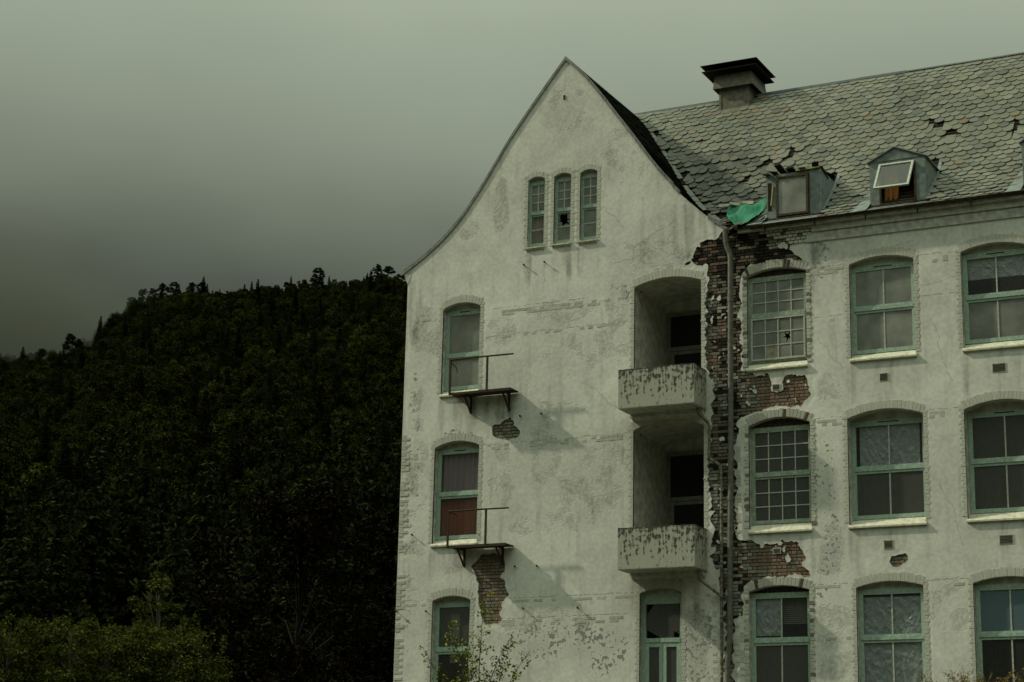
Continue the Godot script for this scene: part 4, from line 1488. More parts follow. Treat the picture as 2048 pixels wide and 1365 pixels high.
func chimney(house: Node) -> void:
	var c := base("chimney", house)
	var sh := Mb.new()
	sh.box(Vector3(-1.58, 20.3, -4.65), Vector3(-0.77, 21.42, -3.9))
	put("shaft", sh, M.chimney_metal, c)
	for x in [-1.59, -0.815]:
		var e := Mb.new()
		e.box(Vector3(x, 20.6, -3.94), Vector3(x + 0.055, 21.4, -3.885))
		put("corner_strip", e, M.chimney_metal, c)
	var fl := Mb.new()
	fl.hexa([Vector3(-1.68, 20.56, -3.86), Vector3(-0.67, 20.56, -3.86), Vector3(-0.67, 20.72, -3.93), Vector3(-1.68, 20.72, -3.93), Vector3(-1.7, 20.55, -3.8), Vector3(-0.65, 20.55, -3.8), Vector3(-0.67, 20.75, -3.88), Vector3(-1.68, 20.75, -3.88)])
	put("rusty_flashing", fl, M.rust_orange, c)
	# a box hood round the shaft, open below
	var h := Mb.new()
	var x0 := -1.73
	var x1 := -0.61
	var z0 := -4.95
	var z1 := -3.78
	var ya := 21.38
	var yb := 21.76
	h.hexa([Vector3(x0, ya, z1 - 0.02), Vector3(x1, ya, z1 - 0.02), Vector3(x1 - 0.05, yb, z1 - 0.06), Vector3(x0 + 0.05, yb, z1 - 0.06), Vector3(x0, ya, z1), Vector3(x1, ya, z1), Vector3(x1 - 0.05, yb, z1 - 0.04), Vector3(x0 + 0.05, yb, z1 - 0.04)])
	h.hexa([Vector3(x0, ya, z0), Vector3(x1, ya, z0), Vector3(x1 - 0.05, yb, z0 + 0.04), Vector3(x0 + 0.05, yb, z0 + 0.04), Vector3(x0, ya, z0 + 0.02), Vector3(x1, ya, z0 + 0.02), Vector3(x1 - 0.05, yb, z0 + 0.06), Vector3(x0 + 0.05, yb, z0 + 0.06)])
	for s in [[x0, x0 + 0.05, 0.02], [x1, x1 - 0.05, -0.02]]:
		h.quad(Vector3(s[0], ya, z0 + 0.02), Vector3(s[0], ya, z1 - 0.02), Vector3(s[1], yb, z1 - 0.06), Vector3(s[1], yb, z0 + 0.06))
		h.quad(Vector3(s[0] + s[2], ya, z0 + 0.02), Vector3(s[0] + s[2], ya, z1 - 0.02), Vector3(s[1] + s[2], yb, z1 - 0.06), Vector3(s[1] + s[2], yb, z0 + 0.06))
	put("hood", h, M.chimney_metal, c)
	var st := Mb.new()
	for x in [x0 + 0.1, x1 - 0.16]:
		for z in [z0 + 0.1, z1 - 0.16]:
			st.box(Vector3(x, yb - 0.1, z), Vector3(x + 0.05, 22.0, z + 0.05))
	put("stay", st, M.dark_metal, c)
	for k in 2:
		var cap := Mb.new()
		var y: float = [21.84, 22.0][k]
		var g: float = [0.0, 0.03][k]
		var ax: float = -1.97 - g
		var bx: float = -0.44 + g
		var az: float = -5.05 - g
		var bz: float = -3.58 + g
		var cx := (ax + bx) * 0.5
		var cz := (az + bz) * 0.5
		var rim := [Vector3(ax, y, bz), Vector3(bx, y, bz), Vector3(bx, y, az), Vector3(ax, y, az)]
		var inn := [Vector3(cx - 0.42, y + 0.1, cz + 0.42), Vector3(cx + 0.42, y + 0.1, cz + 0.42), Vector3(cx + 0.42, y + 0.1, cz - 0.42), Vector3(cx - 0.42, y + 0.1, cz - 0.42)]
		for i in 4:
			var j := (i + 1) % 4
			var dn := Vector3(0, -0.014, 0)
			cap.quad(rim[i], rim[j], inn[j], inn[i])
			cap.quad(rim[j] + dn, rim[i] + dn, inn[i] + dn, inn[j] + dn)
			cap.quad(rim[i] + dn, rim[j] + dn, rim[j], rim[i])
		cap.quad(inn[0], inn[1], inn[2], inn[3])
		cap.quad(inn[3] + Vector3(0, -0.014, 0), inn[2] + Vector3(0, -0.014, 0), inn[1] + Vector3(0, -0.014, 0), inn[0] + Vector3(0, -0.014, 0))
		put("cap_plate", cap, M.dark_metal, c)

func dormer(house: Node, x0: float, x1: float, wx0: float, wx1: float, state: int) -> void:
	var d := base("dormer", house)
	d.set_meta("label", ["dormer with a ruined roof and a closed grey pane", "zinc dormer with its sash hanging open", "zinc dormer cut by the picture's edge"][state])
	var zf := -0.2
	var y0 := 16.1
	var ye := 17.36 if state else 17.4
	var yp := 17.66 if state else 17.52
	var wy0 := 16.28
	var wy1 := 17.27 if state else 17.33
	var xm := (x0 + x1) * 0.5 - 0.05
	var f := Mb.new()
	f.box(Vector3(x0, y0, zf - 0.04), Vector3(wx0, ye, zf))
	f.box(Vector3(wx1, y0, zf - 0.04), Vector3(x1, ye, zf))
	f.box(Vector3(wx0, y0, zf - 0.04), Vector3(wx1, wy0, zf - 0.002))
	f.box(Vector3(wx0, wy1, zf - 0.04), Vector3(wx1, ye, zf - 0.002))
	put("front", f, M.zinc, d)
	var ch := Mb.new()
	for x in [x0 + 0.003, x1 - 0.003]:
		for k in 10:
			var t0 := lerpf(0.2, 1.62, k / 10.0)
			var t1 := lerpf(0.2, 1.62, (k + 1) / 10.0)
			var a := [Vector3(x, roof_smooth(t0) - 0.06, -t0), Vector3(x, roof_smooth(t1) - 0.06, -t1), Vector3(x, maxf(ye, roof_smooth(t1) - 0.06), -t1), Vector3(x, maxf(ye, roof_smooth(t0) - 0.06), -t0)]
			if x > xm:
				ch.quad(a[0], a[1], a[2], a[3])
			else:
				ch.quad(a[1], a[0], a[3], a[2])
	put("cheek", ch, M.zinc, d)
	var ap := Mb.new()   # the apron that spreads over the flared eaves, and soakers along the cheeks
	ap.quad(Vector3(x0 - 0.3, 16.05, 0.24), Vector3(x1 + 0.02, 16.05, 0.24), Vector3(x1, 16.27, zf + 0.003), Vector3(x0, 16.27, zf + 0.003))
	for k in 8:
		var t0 := lerpf(-0.24, 1.6, k / 8.0)
		var t1 := lerpf(-0.24, 1.6, (k + 1) / 8.0)
		var w0 := lerpf(0.36, 0.06, k / 8.0)
		var w1 := lerpf(0.36, 0.06, (k + 1) / 8.0)
		ap.quad(Vector3(x0 - w0, roof_smooth(t0) + 0.045, -t0), Vector3(x0 + 0.01, roof_smooth(t0) + 0.05, -t0), Vector3(x0 + 0.01, roof_smooth(t1) + 0.05, -t1), Vector3(x0 - w1, roof_smooth(t1) + 0.045, -t1))
		if k > 1:
			ap.quad(Vector3(x1 - 0.01, roof_smooth(t0) + 0.05, -t0), Vector3(x1 + 0.07, roof_smooth(t0) + 0.045, -t0), Vector3(x1 + 0.07, roof_smooth(t1) + 0.045, -t1), Vector3(x1 - 0.01, roof_smooth(t1) + 0.05, -t1))
	put("apron", ap, M.zinc, d)
	if state:
		var r := Mb.new()
		var o := 0.05
		var zb := -1.95
		var zr := zf + 0.05
		for s in [-1.0, 1.0]:
			var xe: float = x0 - o if s < 0 else x1 + o
			var p := [Vector3(xe, ye - 0.02, zr), Vector3(xm, yp, zr), Vector3(xm, yp, zb), Vector3(xe, ye - 0.02, zb)]
			var up := Vector3(0, 0.025, 0)
			if s > 0:
				p = [p[1], p[0], p[3], p[2]]
			r.hexa([p[3], p[2], p[2] + up, p[3] + up, p[0], p[1], p[1] + up, p[0] + up])
		put("dormer_roof", r, M.zinc, d)
		var pe := Mb.new()
		pe.tri(Vector3(x0 - 0.02, ye, zf + 0.01), Vector3(x1 + 0.02, ye, zf + 0.01), Vector3(xm, yp - 0.01, zf + 0.01))
		put("pediment", pe, M.zinc, d)
	else:
		var r := Mb.new()
		r.quad(Vector3(x0, ye, zf), Vector3(x1, ye, zf), Vector3(x1 - 0.1, 17.72, -1.8), Vector3(x0 + 0.1, 17.7, -1.8))
		put("dormer_roof", r, M.deck, d)
		for k in 9:
			var b := Mb.new()
			b.obox(Transform3D(Basis.from_euler(Vector3(rng.randf_range(-0.35, 0.1), rng.randf_range(-0.5, 0.5), rng.randf_range(-0.25, 0.25))), Vector3(lerpf(x0 + 0.05, x1 - 0.05, k / 8.0), ye + 0.035 + 0.07 * sin(k * 0.5), zf - 0.28)), Vector3(0.16, 0.025, rng.randf_range(0.5, 0.9)))
			put("torn_board", b, [M.chimney_metal, M.dark_metal, M.bare_wood][k % 3], d)
		var ys := Mb.new()
		ys.bar(Vector3(x0 + 0.75, ye + 0.02, zf + 0.03), Vector3(x1 - 0.03, ye + 0.035, zf + 0.03), 0.05, 0.03)
		put("insulation_strip", ys, M.yellow_strip, d)
		var ys2 := Mb.new()
		ys2.bar(Vector3(x0 + 0.13, 16.62, zf + 0.02), Vector3(x0 + 0.19, 17.1, zf + 0.03), 0.06, 0.02)
		put("insulation_strip", ys2, M.yellow_strip, d)
		var gap := Mb.new()
		gap.box(Vector3(x0 + 0.04, 16.5, zf - 0.02), Vector3(x0 + 0.13, 17.2, zf + 0.006))
		put("torn_gap", gap, M.deck, d)
	var fr := Mb.new()
	frame_box(fr, wx0, wx1, wy0, wy1, 0.045, zf - 0.05, zf + 0.02)
	put("window_frame", fr, M.bare_wood, d)
	var s := base("sash", d)
	s.position = Vector3(0, wy1 - 0.02, zf + 0.03)
	if state == 1:
		s.rotation.x = -0.62
	var sm := Mb.new()
	frame_box(sm, wx0 + 0.02, wx1 - 0.02, -(wy1 - wy0) + 0.06, 0.0, 0.05, 0.0, 0.045)
	var o1 := put("sash_frame", sm, M.white_wood if state == 1 else M.bare_wood, s)
	var gl := Mb.new()
	gl.quad(Vector3(wx0 + 0.07, -(wy1 - wy0) + 0.11, 0.02), Vector3(wx1 - 0.07, -(wy1 - wy0) + 0.11, 0.02), Vector3(wx1 - 0.07, -0.05, 0.02), Vector3(wx0 + 0.07, -0.05, 0.02))
	put("pane", gl, M.glass_clean if state == 1 else M.glass_grey, s)
	o1.set_meta("label", "pale sash frame" if state == 1 else "weathered sash frame")

func house_shell(house: Node) -> void:
	var sides := Mb.new()
	sides.box(Vector3(-8.7, 3.0, -8.7), Vector3(-8.4, 15.9, -0.06))
	put("end_wall", sides, M.whitewash, house)
	var e2 := Mb.new()
	e2.box(Vector3(10.7, 3.0, -8.7), Vector3(10.99, 16.0, -0.06))
	for k in 8:
		var t0 := lerpf(0.1, 4.37, k / 8.0)
		var t1 := lerpf(0.1, 4.37, (k + 1) / 8.0)
		for z in [[-t0, -t1], [-8.74 + t0, -8.74 + t1]]:
			e2.quad(Vector3(10.98, 15.9, z[0]), Vector3(10.98, 15.9, z[1]), Vector3(10.98, roof_y(t1), z[1]), Vector3(10.98, roof_y(t0), z[0]))
	put("end_wall", e2, M.whitewash, house)
	var back := Mb.new()
	back.box(Vector3(-8.7, 3.0, -8.9), Vector3(11.0, 16.1, -8.7))
	for k in 8:
		var t0 := lerpf(0.0, 4.37, k / 8.0)
		var t1 := lerpf(0.0, 4.37, (k + 1) / 8.0)
		for x in [[-t0, -t1], [-8.74 + t0, -8.74 + t1]]:
			back.quad(Vector3(x[0], 16.0, -8.72), Vector3(x[1], 16.0, -8.72), Vector3(x[1], roof_y(t1), -8.72), Vector3(x[0], roof_y(t0), -8.72))
	put("rear_wall", back, M.whitewash, house)
	for y in [4.6, 8.3, 12.05, 16.0]:
		var fl := Mb.new()
		fl.box(Vector3(-8.4, y - 0.25, -8.7), Vector3(10.7, y, -0.42))
		put("floor", fl, M.inside, house)
	for p in [-2.5, -0.2, 2.5, 5.1, 7.7]:
		for y in [4.6, 8.3, 12.05]:
			var w := Mb.new()
			w.box(Vector3(p - 0.06, y, -8.7), Vector3(p + 0.06, y + 3.45, -0.42))
			put("partition_wall", w, M.inside, house)
	var mid := Mb.new()
	mid.box(Vector3(-8.4, 4.6, -4.6), Vector3(10.7, 15.7, -4.4))
	put("corridor_wall", mid, M.inside, house)

func tarp() -> void:
	var f := FastNoiseLite.new()
	f.seed = 77
	f.frequency = 1.1
	f.fractal_octaves = 3
	f.fractal_gain = 0.35
	var mb := Mb.new()
	var c := [Vector2(0.42, -0.38), Vector2(0.8, -0.05), Vector2(0.84, 0.84), Vector2(-0.2, 0.82)]   # x, distance in from the facade
	mb.sheet(40, 36, func(u: float, v: float) -> Vector3:
		var p: Vector2 = c[0].lerp(c[1], u).lerp(c[3].lerp(c[2], u), v)
		p.x -= 0.12 * sin(v * PI) * (1.0 - u)
		var n := f.get_noise_2d(p.x * 1.2 + p.y * 0.8, p.y * 0.5 - p.x)
		var drop := 0.1 * sin(u * PI) * sin(v * PI)
		return Vector3(p.x + 0.03 * n * (1.0 - u), roof_smooth(p.y) + 0.13 + 0.13 * n - drop * 0.3, -p.y + 0.05 * n))
	tag(put("tarpaulin", mb, M.tarp), "crumpled green tarpaulin stuffed into the roof valley beside the left dormer", "tarpaulin")
	for k in 3:
		var b := Mb.new()
		b.obox(Transform3D(Basis.from_euler(Vector3(0.75, rng.randf_range(-0.5, 0.5), rng.randf_range(-0.3, 0.3))), Vector3([-0.3, -0.02, 0.3][k], roof_smooth(0.84) + 0.13, -0.83)), Vector3(0.28, 0.02, 0.16))
		tag(put("loose_slate", b, M.board), ["pale loose slate on the tarpaulin's upper left corner", "pale loose slate in the middle of the tarpaulin's upper edge", "pale loose slate on the tarpaulin's upper right edge"][k], "slate")


# ---------------------------------------------------------------- land and plants
func polar(az: float, r: float) -> Vector2:   # x, z of a place r metres from the viewer's meadow, az degrees to the left of north
	return Vector2(EYE.x - r * sin(deg_to_rad(az)), EYE.z - r * cos(deg_to_rad(az)))

func crest(az: float) -> float:
	var t := [[-60.0, 2.0], [-20.0, 4.0], [5.0, 7.0], [20.0, 12.0], [26.0, 15.2], [31.0, 15.95], [33.0, 15.7], [36.3, 15.3], [38.3, 14.95], [38.9, 14.35], [39.8, 13.6], [40.5, 13.25], [42.2, 13.0], [44.0, 13.2], [50.0, 12.0], [65.0, 9.0], [100.0, 4.0]]
	for i in range(1, t.size()):
		if az <= t[i][0]:
			return lerpf(t[i - 1][1], t[i][1], smoothstep(0.0, 1.0, clampf((az - t[i - 1][0]) / (t[i][0] - t[i - 1][0]), 0, 1)))
	return 4.0

func ground_y(x: float, z: float) -> float:
	var dx := x - EYE.x
	var dz := z - EYE.z
	var r := Vector2(dx, dz).length()
	var az := rad_to_deg(atan2(-dx, -dz))
	var y := 4.0 * (1.0 - smoothstep(8.0, 34.0, z)) * smoothstep(-26.0, -12.0, x)
	y += 1.4 * (1.0 - smoothstep(-26.0, -12.0, x)) * (1.0 - smoothstep(0.0, 30.0, z))
	var s := clampf((r - 100.0) / 750.0, 0.0, 1.0)
	var top := 1.7 + 850.0 * tan(deg_to_rad(crest(az)))
	y = lerpf(y, top, pow(s, 1.14) * (1.0 if z < 30.0 else 0.0))
	if r > 850.0:
		y -= (r - 850.0) * 0.3
	return y + n_soft.get_noise_2d(x * 0.025, z * 0.025) * 7.0 * s * (1.0 - s * 0.6)

func land() -> void:
	var mb := Mb.new()
	mb.sheet(150, 130, func(u: float, v: float) -> Vector3:
		var x := lerpf(-1150.0, 550.0, u)
		var z := lerpf(140.0, -1000.0, v)
		var near := 1.0 - smoothstep(60.0, 85.0, Vector2(x, z).length())
		return Vector3(x, ground_y(x, z) - 1.5 * near, z))
	tag(put("hillside", mb, M.earth), "steep hillside under the wood", "", "", "structure")
	var g := Mb.new()
	g.sheet(64, 64, func(u: float, v: float) -> Vector3:
		var x := lerpf(-64.0, 64.0, u)
		var z := lerpf(64.0, -64.0, v)
		return Vector3(x, ground_y(x, z), z))
	tag(put("ground", g, M.earth), "grassy bank before the house", "", "", "structure")

func leaf(mb: Mb, p: Vector3, size: float, out: Vector3, long := 1.4) -> void:
	var a := Vector3(rng.randf() - 0.5, rng.randf() - 0.5, rng.randf() - 0.5).normalized()
	var b := a.cross(out).normalized()
	if b.length() < 0.1:
		b = Vector3.RIGHT
	var nn := (a.cross(b) + out * 0.8).normalized()
	var x := a * size * long * 0.5
	var y := b * size * 0.5
	var i := mb.vert(p - x, nn)
	mb.vert(p - y * 0.9 + x * 0.1, nn)
	mb.vert(p + x, nn)
	mb.vert(p + y * 0.9 + x * 0.1, nn)
	mb.tri_i(i, i + 1, i + 2)
	mb.tri_i(i, i + 2, i + 3)

func clump(mb: Mb, c: Vector3, r: Vector3, count: int, size: float, tone: float) -> void:
	for k in count:
		var d := Vector3(rng.randfn(), rng.randfn(), rng.randfn()).normalized()
		var q := pow(rng.randf(), 0.45)
		var t := tone * rng.randf_range(0.85, 1.15)
		mb.col = Color(t, t * rng.randf_range(0.93, 1.05), t * rng.randf_range(0.8, 1.0))
		leaf(mb, c + d * r * q, size * rng.randf_range(0.7, 1.3), (d + Vector3(0, 0.5, 0)).normalized())

func broadleaf(h: float, rad: float, clumps: int, leaves: int, size: float, low := 0.2) -> Array:
	# crown mesh and trunk mesh of a tree standing at the origin
	var crown := Mb.new()
	var trunk := Mb.new()
	trunk.tube([Vector3.ZERO, Vector3(0.1, h * 0.4, 0.05), Vector3(0.0, h * 0.85, 0)], h * 0.018, h * 0.004, 6)
	for k in clumps:
		var f := rng.randf()
		var y := lerpf(low, 0.95, f)
		var wide := sqrt(maxf(0.05, sin(PI * clampf(lerpf(0.18, 0.97, f), 0, 1)))) * rad
		var a := rng.randf() * TAU
		var d := sqrt(rng.randf()) * wide * 0.85
		var c := Vector3(cos(a) * d, y * h, sin(a) * d)
		if k % 3 == 0:
			trunk.tube([Vector3(0, y * h * 0.7, 0), (c + Vector3(0, y * h * 0.85, 0)) * 0.5, c], h * 0.005, h * 0.001, 4)
		var cr := rad * (rng.randf_range(0.22, 0.42) if leaves < 150 else rng.randf_range(0.12, 0.34))
		if leaves >= 150 and k % 4 == 0:   # shoots that stand out of the crown
			c += Vector3(c.x, rad * 0.5, c.z) * rng.randf_range(0.1, 0.4)
			clump(crown, c, Vector3(cr * 0.35, cr * 1.3, cr * 0.35), leaves / 2, size, rng.randf_range(0.7, 1.2))
			continue
		clump(crown, c, Vector3(cr, cr * 0.75, cr), leaves, size, rng.randf_range(0.75, 1.3))
	return [crown, trunk]

func pine(h: float, sd: int) -> Array:
	rng.seed = sd
	var crown := Mb.new()
	var trunk := Mb.new()
	var lean := rng.randf_range(-0.06, 0.06) * h
	trunk.tube([Vector3.ZERO, Vector3(lean * 0.5, h * 0.5, 0), Vector3(lean, h * 0.93, 0)], h * 0.02, h * 0.006, 6)
	# limbs that end in flat, broken plates of needles, wider on one side
	var heavy := rng.randf() * TAU
	for k in 46:
		var f := lerpf(0.34, 1.0, pow(rng.randf(), 0.85))
		var wide := h * 0.27 * sqrt(maxf(0.04, sin(PI * clampf(lerpf(0.3, 0.94, (f - 0.34) / 0.66), 0.0, 1.0))))
		var a := rng.randf() * TAU
		var reach := wide * sqrt(rng.randf()) * (1.0 + 0.35 * cos(a - heavy))
		var c := Vector3(lean * f + cos(a) * reach, h * (f - 0.03), sin(a) * reach)
		if k % 2 == 0:
			trunk.tube([Vector3(lean * f, h * (f - 0.09), 0), c], h * 0.005, h * 0.0015, 4)
		var cr := h * rng.randf_range(0.05, 0.105)
		clump(crown, c, Vector3(cr, cr * 0.55, cr), 150, 0.19, rng.randf_range(0.8, 1.2))
	return [crown, trunk]

func spruce(h: float, sd: int) -> Array:
	rng.seed = sd
	var crown := Mb.new()
	var trunk := Mb.new()
	trunk.tube([Vector3.ZERO, Vector3(0, h * 0.9, 0)], h * 0.012, 0.02, 6)
	var whorls := 30
	for k in whorls:
		var f := lerpf(0.1, 0.985, float(k) / whorls)
		var reach := (h * 0.17 * pow(1.0 - f, 0.75) + 0.12) * rng.randf_range(0.8, 1.15)
		var n := 9 if f < 0.8 else 6
		var a0 := rng.randf() * TAU
		for i in n:
			var a := a0 + TAU * i / n + rng.randf_range(-0.25, 0.25)
			var l := reach * rng.randf_range(0.6, 1.2)
			var dir := Vector3(cos(a), 0, sin(a))
			for u in int(5.0 + l * 15.0):
				var q := pow(rng.randf(), 0.6)
				var p := Vector3(0, h * f, 0) + dir * l * q + Vector3(0, -l * 0.4 * sin(q * 2.0) + l * 0.12 * q * q, 0)
				var t := rng.randf_range(0.8, 1.15) * (1.3 if q > 0.75 else 0.8)
				crown.col = Color(t, t, t * 0.9)
				var side := Vector3(-dir.z, 0, dir.x) * rng.randfn(0, 0.12 * l)
				leaf(crown, p + side + Vector3(0, rng.randfn(-0.06, 0.09), 0), 0.15 + 0.05 * l, (dir * 0.6 + Vector3(0, 0.9, 0)).normalized(), 2.0)
	return [crown, trunk]

func stand(called: String, parts: Array, leaf_m: Material, bark_m: Material, az: float, top_el: float, r: float, height: float, label: String, category: String, group: String, fit := true) -> Node3D:
	var at := polar(az, r)
	var g := ground_y(at.x, at.y)
	var o := base(called, self, Vector3(at.x, g, at.y))
	if fit:   # the mesh is 1 unit per metre of a tree `height` tall; grow it to the height the place shows
		var top := EYE.y + r * tan(deg_to_rad(top_el))
		var k := clampf((top - g) / height, 0.6, 1.9)
		o.scale = Vector3(lerpf(1.0, k, 0.6), k, lerpf(1.0, k, 0.6))
	o.rotation.y = az * 7.3
	var c := MeshInstance3D.new()
	c.name = "crown"
	c.mesh = parts[0]
	c.material_override = leaf_m
	o.add_child(c, true)
	var t := MeshInstance3D.new()
	t.name = "trunk"
	t.mesh = parts[1]
	t.material_override = bark_m
	o.add_child(t, true)
	tag(o, label, category, group)
	return o

func meshes(p: Array) -> Array:
	return [p[0].mesh(), p[1].mesh()]

func forest() -> void:
	rng.seed = 500
	mat("dark_bark", Color(0.004, 0.0035, 0.003), 1.0)
	# the wood that reads as one mass
	var kinds := []
	for k in 4:
		var p: Array = broadleaf(8.5, 2.6, 26, 120, 0.24, 0.12)
		kinds.append(p[0].mesh(M.leaf_hill))
	var sp: Array = spruce(13.0, 9)
	kinds.append(sp[0].mesh(M.leaf_needle))
	rng.seed = 501
	for k in kinds.size():
		var where := []
		var tint := []
		for i in (1700 if k < 4 else 700):
			var az := rng.randf_range(22.0, 50.0)
			var r := sqrt(rng.randf_range(100.0 * 100.0, 862.0 * 862.0))
			if i % 8 == 0 and k < 4:
				r = rng.randf_range(800.0, 858.0)
			elif i % 5 == 0:
				r = rng.randf_range(100.0, 330.0)
			var at := polar(az, r)
			var s := rng.randf_range(0.75, 1.3) * (0.6 if r > 780 else 1.0)
			where.append(Transform3D(Basis(Vector3.UP, rng.randf() * TAU).scaled(Vector3(s, s * rng.randf_range(0.85, 1.15), s)), Vector3(at.x, ground_y(at.x, at.y) - 0.3, at.y)))
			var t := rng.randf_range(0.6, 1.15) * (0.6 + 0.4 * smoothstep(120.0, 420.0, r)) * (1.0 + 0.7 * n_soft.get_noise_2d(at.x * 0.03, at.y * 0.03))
			if rng.randf() < 0.12:
				t *= 1.7
			tint.append(Color(t, t * rng.randf_range(0.92, 1.08), t * 0.9))
		var mm := MultiMesh.new()
		mm.transform_format = MultiMesh.TRANSFORM_3D
		mm.use_colors = true
		mm.mesh = kinds[k]
		mm.instance_count = where.size()
		for i in where.size():
			mm.set_instance_transform(i, where[i])
			mm.set_instance_color(i, tint[i])
		var o := MultiMeshInstance3D.new()
		o.name = numbered("forest", self)
		o.multimesh = mm
		add_child(o, true)
		tag(o, ["pale-leaved mixed wood covering the hillside", "denser birch wood covering the hillside", "low mixed wood covering the hillside", "dark broad-leaved wood covering the hillside", "scattered spruces among the wood on the hillside"][k], "forest", "", "stuff")
	# pines on the crest that stand out against the mist
	var shapes := [meshes(pine(9.0, 61)), meshes(pine(9.0, 62)), meshes(pine(9.0, 63)), meshes(pine(9.0, 64))]
	var crest_trees := [[38.57, 15.25, "leftmost pine of the crest, standing at the edge of the steep drop"], [38.25, 15.5, "narrow pine second from the drop at the crest's left end"], [37.95, 15.55, "pine third from the drop, with a rounded top"],
		[37.6, 15.72, "broad pine in the middle of the tall group at the crest's left end"], [37.27, 15.78, "tallest pine of the group at the crest's left end"], [36.79, 15.8, "pine right of the gap in the group at the crest's left end"], [36.5, 15.82, "pine ending the tall group on its right"],
		[33.95, 16.0, "small pine on the middle of the crest"], [32.98, 16.45, "bushy pine rising alone above the middle of the crest"], [31.24, 16.6, "dark pine on the crest nearer the white house"], [30.92, 16.6, "thin open-branched pine on the crest beside the house eaves"], [40.12, 14.2, "lone pine on the lower spur where the mist begins"]]
	for i in crest_trees.size():
		var e: Array = crest_trees[i]
		stand("pine_tree", shapes[i % 4], M.leaf_dark, M.bark, e[0], e[1], 846.0 - (i % 3) * 9.0 if i < 11 else 735.0, 9.0, e[2], "pine tree", "pines along the hill's crest")
	# spruces at the foot of the hill
	var sps := [meshes(spruce(16.0, 71)), meshes(spruce(16.0, 72)), meshes(spruce(16.0, 73))]
	var list := [[41.32, 9.8], [40.8, 9.48], [40.09, 10.31], [39.12, 11.63], [38.28, 11.89], [37.26, 10.84], [35.99, 11.41], [35.13, 10.51], [33.99, 12.53], [32.06, 12.69], [31.21, 12.21], [30.52, 11.8], [33.1, 11.11], [36.77, 10.07], [34.35, 10.98], [32.44, 11.43], [42.3, 10.4], [29.5, 12.0]]
	for i in list.size():
		stand("spruce_tree", sps[i % 3], M.leaf_spruce, M.dark_bark, list[i][0], list[i][1], 94.0 + (i * 37 % 34), 16.0, "tall dark spruce standing in the wood at the foot of the hill", "spruce tree", "spruces at the foot of the hill")
	# nearer trees and bushes at the bottom left
	rng.seed = 510
	var copper := meshes(broadleaf(10.5, 4.6, 90, 260, 0.12, 0.08))
	stand("copper_beech", copper, M.leaf_copper, M.dark_bark, 33.1, 9.9, 58.0, 10.5, "large dark copper-leaved tree left of the white house, its leaves glinting", "tree", "")
	var birch := meshes(broadleaf(6.5, 1.35, 44, 165, 0.08, 0.15))
	var bm := stand("birch_tree", birch, M.leaf_bush, M.birch_bark, 37.15, 7.5, 47.0, 6.5, "slender birch with a pale trunk above the bushes", "birch tree", "")
	bm.name = "birch_tree"
	var bush := [meshes(broadleaf(4.0, 1.9, 84, 170, 0.075, 0.02)), meshes(broadleaf(4.0, 1.7, 76, 170, 0.075, 0.02))]
	var bl := [[42.2, 5.1, 45.0, "green bush cut by the picture's left edge"], [41.2, 5.3, 44.0, "green bush in the bottom left corner"], [40.3, 5.65, 46.0, "pointed green bush, the tallest in the bottom left"], [39.5, 5.2, 44.0, "rounded green bush left of the dark gap"],
		[38.4, 5.3, 45.5, "low green bush right of the dark gap"], [37.7, 6.0, 46.5, "green bush at the birch's left side"], [36.6, 5.7, 45.0, "green bush at the birch's right side, before the copper-leaved tree"]]
	for i in bl.size():
		stand("bush", bush[i % 2], M.leaf_bush, M.bark, bl[i][0], bl[i][1], bl[i][2], 4.0, bl[i][3], "bush", "bushes at the bottom left")

